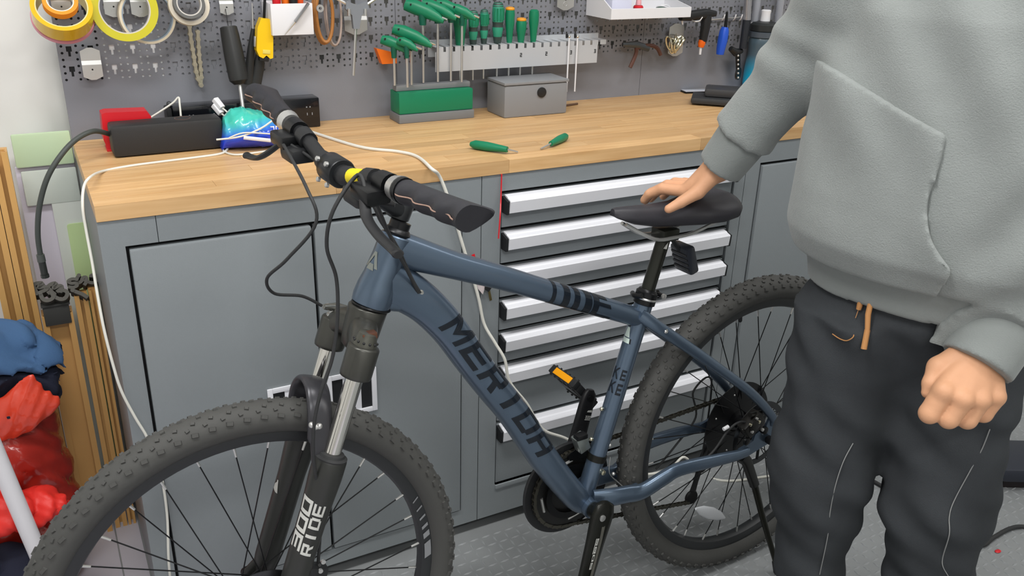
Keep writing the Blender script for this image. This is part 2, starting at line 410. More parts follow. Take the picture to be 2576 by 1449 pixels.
# ------------------------------------------------------------------ pegboards
PY = 0.500
CP = 0.01395
def make_panel():
    v, f = [], []
    g = CP
    def q(a, b, c, d): v.extend([a, b, c, d]); n = len(v); f.append((n - 4, n - 3, n - 2, n - 1))
    # one column group of three: circle, key, circle ; local x 0..3g, z 0..3g
    oct_ = [(math.cos(R(22.5 + 45 * k)) * .0028, math.sin(R(22.5 + 45 * k)) * .0028) for k in range(8)]
    def circ(cx, cz):
        h = g / 2
        sq = []
        for a, b in oct_:
            m = max(abs(a), abs(b)); sq.append((a / m * h, b / m * h))
        cor = {0: (h, h), 2: (-h, h), 4: (-h, -h), 6: (h, -h)}
        for k in range(8):
            a0, a1 = oct_[k], oct_[(k + 1) % 8]; b0, b1 = sq[k], sq[(k + 1) % 8]
            q((cx + a0[0], 0, cz + a0[1]), (cx + a1[0], 0, cz + a1[1]), (cx + b1[0], 0, cz + b1[1]), (cx + b0[0], 0, cz + b0[1]))
            if k in cor:
                c = cor[k]; v.extend([(cx + b0[0], 0, cz + b0[1]), (cx + b1[0], 0, cz + b1[1]), (cx + c[0], 0, cz + c[1])]); n = len(v); f.append((n - 3, n - 2, n - 1))
            q((cx + a0[0], 0, cz + a0[1]), (cx + a0[0], .0015, cz + a0[1]), (cx + a1[0], .0015, cz + a1[1]), (cx + a1[0], 0, cz + a1[1]))
    def rect(x0, z0, x1, z1): q((x0, 0, z0), (x0, 0, z1), (x1, 0, z1), (x1, 0, z0))
    def key(x0, z0):
        cx = x0 + g / 2; hw, sw_ = .0054, .0024
        zt, zm, zb = z0 + .0345, z0 + .0235, z0 + .0135
        rect(x0, z0, x0 + g, zb); rect(x0, zt, x0 + g, z0 + 3 * g)
        rect(x0, zm, cx - hw, zt); rect(cx + hw, zm, x0 + g, zt); rect(x0, zb, cx - sw_, zm); rect(cx + sw_, zb, x0 + g, zm)
        pl = [(cx - hw, zt), (cx + hw, zt), (cx + hw, zm), (cx + sw_, zm), (cx + sw_, zb), (cx - sw_, zb), (cx - sw_, zm), (cx - hw, zm)]
        for k in range(8):
            a, b = pl[k], pl[(k + 1) % 8]
            q((a[0], 0, a[1]), (a[0], .0015, a[1]), (b[0], .0015, b[1]), (b[0], 0, b[1]))
    for r in range(3):
        circ(g * .5, g * (r + .5)); circ(g * 2.5, g * (r + .5))
    key(g, 0)
    v = np.array(v); nv = len(v); VV, FF = [], []
    gx, gz = 18, 14
    k = 0
    x_off = (0.757 - gx * 3 * g) / 2
    z_off = 1.0794
    for i in range(gx):
        for j in range(gz):
            VV.append(v + np.array([x_off + i * 3 * g, 0, z_off + j * 3 * g]))
            FF += [tuple(a + k * nv for a in ff_) for ff_ in f]; k += 1
    VV = np.concatenate(VV).tolist(); n = len(VV)
    zt = z_off + gz * 3 * g
    W_ = .757
    for a, b in (((0, ZW), (W_, z_off)), ((0, zt), (W_, zt + .03)), ((0, z_off), (x_off, zt)), ((W_ - x_off, z_off), (W_, zt))):
        VV += [(a[0] + (.0006 if a[0] == 0 else 0), 0, a[1]), (a[0] + (.0006 if a[0] == 0 else 0), 0, b[1]), (b[0] - (.0006 if b[0] == W_ else 0), 0, b[1]), (b[0] - (.0006 if b[0] == W_ else 0), 0, a[1])]; FF.append((n, n + 1, n + 2, n + 3)); n += 4
    # folded edges
    for a, b in (((.0006, ZW), (.0006, zt + .03)), ((W_ - .0006, zt + .03), (W_ - .0006, ZW)), ((.0006, zt + .03), (W_ - .0006, zt + .03))):
        VV += [(a[0], 0, a[1]), (a[0], .018, a[1]), (b[0], .018, b[1]), (b[0], 0, b[1])]; FF.append((n, n + 1, n + 2, n + 3)); n += 4
    return VV, FF
M_peg = mat('grey_powder_coat', '7f8188', 0.5, bump=0.1, bscale=300)
pv, pf = make_panel()
for i, (lb) in enumerate(('grey perforated steel board at the left end, with the tape rolls on it', 'grey perforated steel board in the middle, with the green tools on it', 'grey perforated steel board at the right, with the blue-handled tool on it')):
    if i == 0:
        o = obj('pegboard', (pv, pf), M_peg, smooth=0); me0 = o.data
    else:
        o = bpy.data.objects.new('pegboard', me0); COL.objects.link(o)
    o.location = (i * .757, PY, 0); tag(o, lb, 'pegboard')
    if i == 0:  # added sheets: their colour paints dark, lit and faded holes
        obj('added_hole_backing', MB().box((.004, .0030, 1.07), (.082, .0042, 1.33)), M_steeld, o, smooth=0)
        obj('added_hole_backing', MB().box((.083, .0030, 1.07), (.215, .0042, 1.33)), mat('painted_hole_light', 'e9eaec', 0.6), o, smooth=0)
        obj('added_hole_backing', MB().box((.216, .0030, 1.07), (.56, .0042, 1.33)), mat('painted_hole_tone', '86888e', 0.6), o, smooth=0)
# ================================================================== the bicycle
# local axes: x forward, y to the bicycle's left (towards the viewer), z up
BY, BL, BS = 3.1933, -0.0374, -0.0435
Ub = V((math.cos(BY), math.sin(BY), 0)); vb = V((-math.sin(BY), math.cos(BY), 0)); zb = V((0, 0, 1))
Wb = zb * math.cos(BL) + vb * math.sin(BL); Vb = vb * math.cos(BL) - zb * math.sin(BL)
BM = Matrix(((Ub[0], Vb[0], Wb[0], .8068), (Ub[1], Vb[1], Wb[1], -.3857), (Ub[2], Vb[2], Wb[2], 0), (0, 0, 0, 1)))
bike = thing('mountain_bike', 'blue-grey mountain bike with black fork and knobbly tyres, parked on its kickstand before the bench', 'bicycle', M=BM)
BMI = BM.inverted()
def bpx(x, y, v_):                       # photo pixel to the bicycle's plane at lateral offset v_
    d = V(ray(x, y)); c = V(CAMP); o = V((.8068, -.3857, 0))
    t = ((o - c).dot(Vb) + v_) / d.dot(Vb)
    q = BMI @ (c + d * t); return V((q.x, v_, q.z))
HA = R(69.5); FC, OFF, CS, RW = .6736, .046, .458, .366
SO = V((FC - OFF / math.sin(HA), 0, .366)); SK = V((-math.cos(HA), 0, math.sin(HA)))
SF = V((math.sin(HA), 0, math.cos(HA)))             # forward, square to the steering axis
SM = Matrix.Translation(SO) @ Matrix.Rotation(BS, 4, SK) @ Matrix.Translation(-SO)
def ST(mb):
    mb.v = [tuple(SM @ V(p)) for p in mb.v]; return mb
def sp(h, f=0, v_=0): return SO + SK * h + SF * f + V((0, v_, 0))    # on the fork, before turning

M_frame = mat('satin_blue_grey_paint', '5c6c7e', 0.30, metal=0.65, coat=0.25)
M_decal = mat('gloss_black_decal', '141a22', 0.25)
M_decalw = mat('pale_decal', 'c3c4bf', 0.4)
M_decalg = mat('mint_white_decal', 'cfe0d8', 0.4)
M_fork = mat('satin_black_fork', '2a2b29', 0.36)
M_crown = mat('graphite_crown', '4a4a46', 0.32, metal=0.6)
M_tyre = mat('tyre_rubber', '454543', 0.70, bump=0.15, bscale=120)
M_rim = mat('black_rim', '26282a', 0.45)
M_brass = mat('nickel_bolt', 'd8d2b8', 0.25, metal=1)

fr = MB()
def P3(u, w_, v_=0): return V((u, v_, w_))
# down tube
dtc = [P3(.432, .900), P3(.385, .868), P3(.345, .832), P3(.303, .779), P3(.263, .715), P3(.222, .652), P3(.170, .576), P3(.099, .455), P3(.020, .340), P3(.0, .3225)]
dtr = [(.038, .027), (.036, .028), (.033, .029), (.031, .029), (.030, .029), (.0295, .029), (.0295, .028), (.029, .027), (.027, .026), (.02, .024)]
DT = spline(dtc, 6)
def rexp(rr, n): 
    out = []
    for i in range(len(rr) - 1):
        for j in range(n): out.append((lerp(rr[i][0], rr[i + 1][0], j / n), lerp(rr[i][1], rr[i + 1][1], j / n)))
    out.append(rr[-1]); return out
DTR = rexp(dtr, 6)
fr.tube(DT, DTR, 28, up=(0, 1, 0), e=2.6) if False else None
def frame_tube(mb, pts, rad, seg=24, e=2.0, lat=(0, 1, 0), store=None):
    rr = []; fr_ = []
    for i, p in enumerate(pts):
        T = (pts[min(i + 1, len(pts) - 1)] - pts[max(i - 1, 0)]).normalized()
        n1 = (V(lat) - T * V(lat).dot(T)).normalized(); n2 = T.cross(n1)
        if n2.z < 0: n2 = -n2
        fr_.append((p, n1, n2, rad[i]))
        ring = []
        for j in range(seg):
            a = 2 * math.pi * j / seg; ca, sa = math.cos(a), math.sin(a)
            k = (abs(ca) ** e + abs(sa) ** e) ** (-1 / e)
            ring.append(p + n1 * ca * k * rad[i][1] + n2 * sa * k * rad[i][0])
        rr.append(ring)
    mb.rings(rr); return fr_
DF = frame_tube(fr, DT, DTR, 28, 2.5)
# top tube
TT = spline([P3(.405, .945), P3(.36, .925), P3(.289, .893), P3(.20, .855), P3(.11, .814), P3(0, .764), P3(-.122, .708)], 6)
TTR = rexp([(.032, .025), (.028, .024), (.0235, .023), (.0215, .0215), (.0205, .0205), (.020, .020), (.019, .018)], 6)
TF = frame_tube(fr, TT, TTR, 24, 2.2)
# seat tube
S0, S1 = P3(0, .3225), P3(-.1335, .754)
SD = (S1 - S0).normalized()
STB = [S0 + (S1 - S0) * (i / 10) for i in range(11)]
SFm = frame_tube(fr, STB, [(.0185, .0185)] * 11, 24)
# head tube: flared at the bottom
hax = (P3(.391, .966) - P3(.443, .852)).normalized()
hb = P3(.4445, .853); HL = .122
fr.lathe(hb, hax, [(0, .028), (.002, .0315), (.014, .0330), (.032, .0320), (.052, .0285), (.085, .0260), (HL - .012, .0255), (HL - .002, .0250), (HL, .023)], 32)
# throat gusset between head tube and down tube
fr.tube(spline([P3(.452, .868), P3(.425, .858), P3(.392, .848)], 4), [(.016, .022)] * 9, 16)
# bottom bracket shell
fr.lathe(V((0, -.0365, .3225)), (0, 1, 0), [(0, .0185), (.001, .0205), (.072, .0205), (.073, .0185)], 28)
# seat tube collar seat and chainstay bridge
for s in (1, -1):
    ss = spline([V((-.112, .010 * s, .722)), V((-.145, .026 * s, .694)), V((-.22, .040 * s, .637)), V((-.30, .052 * s, .574)), V((-.39, .063 * s, .500)), V((-.462, .066 * s, .425)), V((-.474, .066 * s, .398))], 6)
    frame_tube(fr, ss, rexp([(.014, .012), (.013, .011), (.012, .0095), (.011, .009), (.0105, .0085), (.010, .008), (.009, .005)], 6), 16, 2.4)
    cs = spline([V((-.008, .024 * s, .337)), V((-.045, .036 * s, .337)), V((-.085, .040 * s, .333)), V((-.122, .044 * s, .330)), V((-.172, .053 * s, .352)), V((-.208, .058 * s, .363)), V((-.30, .065 * s, .358)), V((-.361, .067 * s, .352)), V((-.40, .068 * s, .350))], 6)
    frame_tube(fr, cs, rexp([(.022, .011), (.0205, .011), (.0195, .011), (.019, .011), (.018, .011), (.016, .0105), (.0145, .010), (.0125, .009), (.011, .006)], 6), 16, 2.6)
    # dropout plate
    y0 = .063 * s
    fr.prism([(-.375, .362), (-.38, .340), (-.41, .338), (-.44, .345), (-.475, .352), (-.486, .372), (-.482, .410), (-.462, .420), (-.452, .400), (-.455, .385), (-.444, .378), (-.432, .392), (-.420, .388), (-.415, .372), (-.395, .366)], (0, y0 - .003, 0), (1, 0, 0), (0, 0, 1), (0, 1, 0), .006)
fr.tube([V((-.115, -.036, .333)), V((-.115, .036, .333))], .009, 12)
frame = obj('frame', fr, M_frame, bike, smooth=40, label='blue-grey painted frame')
# frame lettering: MERIDA along the down tube
def surf(F, e, off=.0007):
    L_ = [0]
    for i in range(1, len(F)): L_.append(L_[-1] + (F[i][0] - F[i - 1][0]).length)
    def f(s, a):
        s = max(0, min(s, L_[-1] - 1e-6)); i = max(k for k in range(len(L_) - 1) if L_[k] <= s); t = (s - L_[i]) / (L_[i + 1] - L_[i])
        p = F[i][0].lerp(F[i + 1][0], t); n1 = F[i][1].lerp(F[i + 1][1], t); n2 = F[i][2].lerp(F[i + 1][2], t)
        r0 = lerp(F[i][3][0], F[i + 1][3][0], t) + off; r1 = lerp(F[i][3][1], F[i + 1][3][1], t) + off
        ca, sa = math.cos(R(a)), math.sin(R(a)); k = (abs(ca) ** e + abs(sa) ** e) ** (-1 / e)
        return p + n1 * ca * k * r1 + n2 * sa * k * r0
    return f, L_[-1]
fD, LD = surf(DF, 2.5)
q = word('MERIDA', .150, .530, -26, 60, gap=.20, skew=.34)
obj('lettering', decal(q, fD, 3, 8), M_decal, frame, smooth=0, label='black block letters along the down tube')
fT, LT = surf(TF, 2.2)
q = []
for k, s in enumerate((.335, .362, .389, .416)):
    q.append([(s, -60), (s + (.009, .016, .014, .018)[k], -60), (s + (.009, .016, .014, .018)[k] - .012, 85), (s - .012, 85)])
q += [[(.437, -60), (.450, -60), (.442, 85), (.425, 85)], [(.450, -60), (.490, -60), (.488, -40), (.450, -40)], [(.446, 10), (.478, 10), (.474, 30), (.444, 30)], [(.443, 50), (.466, 50), (.462, 85), (.440, 85)], [(.330, -75), (.480, -75), (.480, -58), (.330, -58)]]
obj('stripes', decal(q, fT, 3, 8), M_decal, frame, smooth=0, label='black slanted stripes on the top tube')
fS, LS = surf(SFm, 2.0)
q = word('KE', .262, .232, 22, 92, gap=.1) 
q = []
for (ch, s0, s1, a0, a1) in (('K', .300, .276, 62, 105), ('E', .298, .276, 16, 48), ('K', .270, .246, 62, 105), ('E', .268, .244, 16, 50)):
    for g in GL[ch]: q.append([(s0 + (y - .0) * (s1 - s0), a1 + x * (a0 - a1)) if False else (s1 + y * (s0 - s1), a1 + x * (a0 - a1)) for x, y in g])
obj('lettering', decal(q, fS, 3, 5), M_decal, frame, smooth=0, label='black KE letters on the seat tube')
tri = [[(.352, 112), (.352, 58), (.362, 62), (.362, 112)], [(.364, 108), (.364, 66), (.384, 80), (.384, 100)]]
obj('emblem', decal(tri, fS, 4, 4), M_decalg, frame, smooth=0, label='small white mountain emblem')
obj('emblem_corner', decal([[(.386, 102), (.386, 80), (.393, 82), (.393, 98)], [(.352, 58), (.352, 48), (.362, 52), (.362, 60)]], fS, 3, 3), M_decal, frame, smooth=0)
# head badge on the head tube, forward-left
hm = MB()
def hp(h, a, off=.0008):
    prof = [(0, .0315), (.014, .0330), (.032, .0320), (.052, .0285), (.085, .0260), (HL, .0255)]
    r = np.interp(h, [x for x, _ in prof], [y for _, y in prof]) + off
    f_ = V((hax.z, 0, -hax.x)).normalized()
    return hb + hax * h + (V((0, 1, 0)) * math.cos(R(a)) + f_ * math.sin(R(a))) * r
decal([[(.062, 58), (.062, 46), (.088, 70), (.088, 82)], [(.062, 104), (.062, 92), (.088, 72), (.088, 82)]], hp, 3, 4, hm)
decal([[(.058, 92), (.058, 58), (.068, 66), (.068, 86)]], hp, 3, 4, hm)
obj('head_badge', hm, mat('grey_badge', '8b918c', .35, metal=.5), frame, smooth=0, label='grey triangular emblem on the head tube')
# bottle cage bolts, cable port
bo = []
def bolt(name, p, ax, r, h, m=M_chrome, par=None):
    return obj(name, MB().lathe(V(p), ax, [(0, r), (h * .7, r), (h, r * .6)], 14), m, par or frame)
for px_, py_ in ((1306, 1004), (1346, 1062)):
    c = bpx(px_, py_, 0); bolt('bottle_bolt', c, (.80, 0, .55) if False else (-.86, 0, .51), .0042, .006)
for px_, py_ in ((1516, 1029), (1490, 1105)):
    c = bpx(px_, py_, 0); bolt('bottle_bolt', c, (.95, 0, .3), .0042, .006, M_brass)
bolt('rack_bolt', bpx(1672, 832, .034), (0, 1, 0), .0048, .007)
bolt('rack_bolt', bpx(1672, 832, -.034), (0, -1, 0), .0048, .007)
c = bpx(1058, 737, .0265)
obj('cable_port', MB().lathe(c + V((0, -.002, 0)), (0, 1, 0), [(0, .0058), (.0028, .0055), (.0032, .0035)], 16), M_chrome, frame)
# ---------------- seat post, clamp, saddle
obj('seat_clamp', MB().lathe(S1 - SD * .004, SD, [(-.014, .0190), (-.012, .0220), (.012, .0220), (.014, .0195), (.018, .0170)], 28)
    .tube([S1 + V((-.026, -.012, .0)), S1 + V((-.026, .020, .0))], .0048, 12).tube([S1 + V((-.018, .0, .0)), S1 + V((-.030, 0, 0))], .006, 10)
    .tube(spline([S1 + V((.018, -.020, .002)), S1 + V((.030, 0, .006)), S1 + V((.026, .018, .010))], 4), (.0052), 10), M_blackm, bike)
obj('clamp_band', MB().ringlathe(S1 - SD * .004, SD, [(-.003, .0221), (-.001, .0228), (.001, .0221)], 28), M_silver, bike)
obj('clamp_bolt', MB().lathe(S1 + V((-.026, .020, 0)), (0, 1, 0), [(0, .0055), (.005, .0055), (.006, .003)], 14), M_silver, bike)
post = obj('seat_post', MB().tube([S1 + SD * .0, S1 + SD * .124], .0137, 24).bbox((-.02, -.02, -.012), (.02, .02, .012), .004, Matrix.Translation(S1 + SD * .128)), mat('seat_post_black', '2c2d28', .3, metal=.5), bike)
fP = lambda s, a: S1 + SD * s + (V((0, 1, 0)) * math.cos(R(a)) + SD.cross(V((0, 1, 0))) * -math.sin(R(a))) * .0143
obj('emblem', decal([[(.100, 14), (.100, -10), (.114, -6), (.114, -4)], [(.100, 22), (.100, 16), (.108, 6), (.112, 4)]], fP, 3, 3), M_decalw, post, smooth=0)
SA = S1 + SD * .150           # saddle rail clamp
sd = MB(); rr = []
prof = [(.138, .008, .006), (.125, .017, .012), (.09, .021, .019), (.04, .024, .024), (-.01, .034, .026), (-.05, .055, .027), (-.09, .071, .028), (-.118, .072, .027), (-.134, .060, .022), (-.142, .030, .014)]
sc0 = SA + V((.0, 0, .026))
for x, hw, hh in prof:
    ring = []
    top = .012 * ((x + .02) / .13) ** 2
    for j in range(28):
        a = 2 * math.pi * j / 28; ca, sa = math.cos(a), math.sin(a)
        ring.append(sc0 + V((x, hw * math.copysign(abs(ca) ** .75, ca), top + (hh * .55 * sa if sa > 0 else hh * 1.25 * sa - .006 * abs(ca) ** 2 * 0) - (.010 * (abs(ca) ** 3)))))
    rr.append(ring)
sd.rings(rr)
sdo = obj('saddle', sd, mat('saddle_cover', '2f2e33', 0.5, bump=.1, bscale=300), bike, smooth=60)
ra = MB()
for s in (1, -1):
    ra.tube(spline([sc0 + V((.11, .006 * s, -.012)), sc0 + V((.05, .020 * s, -.046)), sc0 + V((.0, .022 * s, -.050)), sc0 + V((-.05, .024 * s, -.046)), sc0 + V((-.11, .040 * s, -.020))], 5), .0036, 8)
obj('saddle_rail', ra, M_silver, sdo)
# reflector hanging from the saddle's rear
rf = MB().bbox((-.011, -.026, -.030), (.011, .026, .030), .006, Matrix.Translation(bpx(1722, 648, 0)) @ Matrix.Rotation(R(18), 4, 'Y'))
ro = obj('rear_reflector', rf, mat('dark_reflector', '2c2f36', .25), bike)
for k in range(4):
    obj('reflector_rib', MB().box((.0105, -.022, -.018 + k * .011), (.0125, .022, -.014 + k * .011), Matrix.Translation(bpx(1722, 648, 0)) @ Matrix.Rotation(R(18), 4, 'Y')), M_black, ro)
obj('reflector_bracket', MB().tube([SA + V((-.012, 0, -.035)), bpx(1712, 632, 0)], .005, 8), M_black, bike)
# ---------------- wheels
def wheel(name, c, flip):
    """built round c, axle along y; returns list of (name, MB, material, level)"""
    out = []
    ax = V((0, 1, 0)); rt = .366
    # tyre carcass
    tp = []
    for k in range(18):
        a = math.pi * (-.38 + 1.76 * k / 17)
        tp.append((math.cos(a) * .0275, rt - .029 + math.sin(a) * .0265))
    tp.append((-.0115, .3145)); tp.append((.0115, .3145))
    tyre = MB().ringlathe(c, ax, tp, 120)
    rim = MB().ringlathe(c, ax, [(.0135, .3185), (.0145, .3165), (.0145, .305), (.0115, .2965), (.004, .2925), (-.004, .2925), (-.0115, .2965), (-.0145, .305), (-.0145, .3165), (-.0135, .3185), (-.009, .3185), (-.009, .308), (.009, .308), (.009, .3185)], 96)
    kn = MB()
    def knob(th, la, ln, wd, h, sk=0):
        # la: angle round the tread section, from the crown
        sx, rr_ = math.sin(la), math.cos(la)
        n_r = V((math.cos(th), 0, math.sin(th))); tt = V((-math.sin(th), 0, math.cos(th)))
        base = V(c) + n_r * (rt - .029 + rr_ * .0262) + ax * sx * .0272
        nn = (n_r * rr_ + ax * sx).normalized(); ss = tt.cross(nn)
        t2 = (tt * math.cos(sk) + ss * math.sin(sk)); s2 = nn.cross(t2)
        vs = []
        for hh, sc_ in ((-.001, 1.0), (h, .78)):
            for a_, b_ in ((-1, -1), (1, -1), (1, 1), (-1, 1)):
                vs.append(base + nn * hh + t2 * a_ * ln * sc_ + s2 * b_ * wd * sc_)
        kn.add(vs, [(4, 5, 6, 7), (0, 1, 5, 4), (1, 2, 6, 5), (2, 3, 7, 6), (3, 0, 4, 7)])
    n = 84
    for i in range(n):
        th = 2 * math.pi * i / n; d = 2 * math.pi / n
        for s in (1, -1):
            knob(th + (d / 2 if s > 0 else 0), R(66) * s, .0058, .0034, .0032, R(12) * s)
            knob(th + d * .2, R(44) * s, .0034, .0026, .0028, R(-15) * s)
            knob(th + d * .6, R(27) * s, .0036, .0028, .0026, R(20) * s)
        knob(th, R(8) * (1 if i % 2 else -1), .0038, .0026, .0026)
    out.append(('tyre', tyre, M_tyre, 60)); out.append(('tread_knobs', kn, M_tyre, 0)); 
    hub = MB().lathe(V(c) - ax * .048, ax, [(0, .008), (.002, .013), (.010, .015), (.016, .026), (.020, .027), (.024, .016), (.072, .016), (.076, .027), (.080, .026), (.086, .015), (.094, .013), (.096, .008)], 28)
    return out, rim, hub
def spokes(c, parent, n=32, steer=False):
    par = parent
    sm = None
    for i in range(n):
        s = 1 if i % 2 else -1
        k = i // 2
        th = 2 * math.pi * (i + .5) / n + R(4)
        lead = 1 if k % 2 else -1
        thh = th + lead * R(63)
        a = V(c) + V((math.cos(th) * .2935, s * .004, math.sin(th) * .2935))
        b = V(c) + V((math.cos(thh) * .0245, s * .030, math.sin(thh) * .0245))
        mid = a.lerp(b, .055)
        m1 = MB().tube([b, mid], .00115, 6, False); m2 = MB().tube([a, mid], [.0024, .0020], 8)
        if steer: ST(m1); ST(m2)
        obj('spoke', m1, M_blackm, par); obj('nipple', m2, M_silver, par, smooth=30)
for nm, c, stf in (('front_wheel', (FC, 0, RW), True), ('rear_wheel', (-CS, 0, RW), False)):
    parts, rim, hub = wheel(nm, c, stf)
    if stf: ST(rim); ST(hub); [ST(p[1]) for p in parts]
    wo = obj(nm, rim, M_rim, bike, smooth=40, label='black-rimmed ' + nm.replace('_', ' ') + ' with a knobbly tyre')
    for pn, mb, m, sm in parts:
        o = obj(pn, mb, m, wo, smooth=sm)
        if pn == 'tread_knobs': o['kind'] = 'stuff'
    obj('hub', hub, M_blackm, wo)
    spokes(c, wo, 32, stf)
    # rim decals
    M_rd = mat('grey_rim_print', '85878a', .5)
    def rp(th, r, c=c): return V(c) + V((math.cos(th) * r, .0152, math.sin(th) * r))
    if stf:
        for a, wd in ((-168, 4), (-160, 2), (-154, 3.5), (-4, 6), (4, 2.2), (8, 1.2), (12, .8), (16, .6), (20, .5), (172, 5), (164, 3)):
            a0, a1 = R(180 - a), R(180 - a - wd)
            obj('rim_decal', ST(decal([[(a0, .300), (a1, .300), (a1 - .02, .3125), (a0 - .02, .3125)]], rp, 4, 1)), M_rd, wo, smooth=0)
    # disc rotor on the left
    rt_ = MB().ringlathe(V(c) + V((0, .041, 0)), (0, 1, 0), [(-.0009, .066), (.0009, .066), (.0009, .080), (-.0009, .080)], 60)
    for k in range(6):
        a = math.pi / 3 * k; rt_.tube([V(c) + V((math.cos(a) * .012, .041, math.sin(a) * .012)), V(c) + V((math.cos(a + .45) * .068, .041, math.sin(a + .45) * .068))], (.0035), 6)
    if stf: ST(rt_)
    obj('disc_rotor', rt_, mat('dark_rotor', '4b4c4e', .3, metal=.9), wo)
    # quick release / axle
    q_ = MB().tube([V(c) + V((0, -.078, 0)), V(c) + V((0, .078, 0))], .006, 12).lathe(V(c) + V((0, .070, 0)), (0, 1, 0), [(0, .010), (.010, .010), (.012, .006)], 16).lathe(V(c) - V((0, .070, 0)), (0, -1, 0), [(0, .010), (.010, .010), (.012, .006)], 16)
    if stf: ST(q_)
    obj('axle', q_, M_blackm, wo)
rw_ = [o for o in bike.children if o.name.startswith('rear_wheel')][0]
va = V((-CS, 0, RW))
obj('valve', MB().tube([bpx(1863, 778, 0), bpx(1862, 805, 0)], .0045, 10).sphere(bpx(1862, 806, 0), .0045), M_black, rw_)
# wheel reflector on the spokes
c = bpx(1787, 1291, .012)
obj('wheel_reflector', MB().lathe(c, (0, 1, 0), [(-.003, .010), (-.003, .010)], 8) if False else MB().tube([c + V((.048, 0, .030)), c + V((.03, 0, .019)), c, c + V((-.03, 0, -.019)), c + V((-.048, 0, -.030))], [(.003, .003), (.012, .004), (.016, .005), (.012, .004), (.003, .003)], 16, up=(0, 0, 1)), mat('clear_reflector', 'c9ccd0', .2), rw_)
# ---------------- cassette, chain, derailleurs
cas = MB()
for k, r_c in enumerate((.090, .082, .074, .066, .058, .050, .042, .034)):
    y = -.030 - k * .0042; pts = []
    nt_ = int(r_c / .09 * 42)
    for i in range(nt_ * 2):
        a = 2 * math.pi * i / (nt_ * 2); r1 = r_c + (.0025 if i % 2 else -.0015); pts.append((math.cos(a) * r1, math.sin(a) * r1))
    cas.prism(pts, (-CS, y, RW), (1, 0, 0), (0, 0, 1), (0, -1, 0), .0018)
co = obj('cassette', cas, mat('black_cassette', '121214', .35, metal=.5), bike, smooth=0)
sp_ = MB().ringlathe(V((-CS, -.0265, RW)), (0, 1, 0), [(-.001, .028), (.001, .028), (.001, .098), (-.001, .098)], 48)
obj('spoke_guard', sp_, mat('black_guard', '0e0e10', .4), co)
for a in (20, 75, 130, 180, 225, 290): obj('rivet', MB().sphere(V((-CS + math.cos(R(a)) * .075, -.0250, RW + math.sin(R(a)) * .075)), .0024, 8, 6), M_silver, co)
# chainring on the far side of the bottom bracket
BB = V((0, 0, .3225))
cr = MB(); n = 44; rc = .089
pts = [(math.cos(math.pi * i / n) * (rc + (.003 if i % 2 else -.002)), math.sin(math.pi * i / n) * (rc + (.003 if i % 2 else -.002))) for i in range(2 * n)]
ring_in = []
for y, o_ in ((-.048, 0), (-.0505, 1)):
    pass
cr.prism(pts, BB + V((0, -.0475, 0)), (1, 0, 0), (0, 0, 1), (0, -1, 0), .0022)
cro = obj('chainring', cr, mat('dark_steel_ring', '3a3a3a', .35, metal=.8), bike, smooth=0)
obj('chain_guard', MB().ringlathe(BB + V((0, -.0585, 0)), (0, 1, 0), [(-.003, .086), (.002, .084), (.002, .106), (-.001, .109), (-.004, .108)], 64), M_black, cro)
obj('inner_ring', MB().ringlathe(BB + V((0, -.0405, 0)), (0, 1, 0), [(-.001, .050), (.001, .050), (.001, .064), (-.001, .064)], 40), M_blackm, cro)
for k in range(4):
    a = R(35 + 90 * k); obj('ring_bolt', MB().lathe(BB + V((math.cos(a) * .058, -.044, math.sin(a) * .058)), (0, 1, 0), [(0, .006), (.003, .006), (.004, .003)], 12), M_silver, cro)
    obj('ring_window', MB().tube([BB + V((math.cos(a + .5) * .072, -.0468, math.sin(a + .5) * .072)), BB + V((math.cos(a + 1.0) * .072, -.0468, math.sin(a + 1.0) * .072))], .0035, 8), M_silver, cro)
# chain: link plates along the two runs and round the ring
def chain_path():
    y = -.049; yc = -.047
    P_ = []
    # upper run: ring top to cassette top
    rcx = .058
    a_ = R(95)
    up = [V((0.012, y, .3225 + rc)), V((-CS + .02, yc, RW + rcx))]
    lowa = V((.0, y, .3225 - rc)); j2 = bpx(1745, 1243, -.06); 
    P_ = [[up[0], up[1]]]
    arc = [BB + V((math.cos(t) * rc, y, math.sin(t) * rc)) for t in np.linspace(R(85), R(-92), 30)]
    P_.append(arc)
    P_.append([lowa, j2 + V((.008, 0, -.02))])
    P_.append([V((-CS + math.cos(t) * rcx, yc, RW + math.sin(t) * rcx)) for t in np.linspace(R(88), R(250), 14)])
    return P_
def resample(pl_, d):
    out = [pl_[0]]; acc = 0
    for a, b in zip(pl_[:-1], pl_[1:]):
        L_ = (b - a).length; t = d - acc
        while t <= L_: out.append(a.lerp(b, t / L_)); t += d
        acc = L_ - (t - d)
    return out
ch = MB(); outl = MB()
for path in chain_path():
    q_ = resample(path, .0127)
    for i in range(len(q_) - 1):
        a, b = q_[i], q_[i + 1]; T = (b - a).normalized(); off = .0022 if i % 2 else .0032
        n2 = T.cross(V((0, 1, 0)))
        for s in (1, -1):
            poly = [a - T * .003 - n2 * .002, a - T * .001 + n2 * .0040, a + T * .004 + n2 * .0026, b - T * .004 + n2 * .0026, b + T * .001 + n2 * .0040, b + T * .003 - n2 * .002, b - T * .001 - n2 * .0042, a + T * .001 - n2 * .0042]
            o_ = len(ch.v); ch.v += [tuple(p_ + V((0, s * off, 0))) for p_ in poly]; ch.f.append(tuple(range(o_, o_ + 8)))
            ch.v += [tuple(p_ + V((0, s * (off + .0009), 0))) for p_ in poly]; ch.f.append(tuple(range(o_ + 8, o_ + 16))); ch.f += [(o_ + i_, o_ + (i_ + 1) % 8, o_ + 8 + (i_ + 1) % 8, o_ + 8 + i_) for i_ in range(8)]
        ch.tube([a + V((0, -.004, 0)), a + V((0, .004, 0))], .0030, 8)
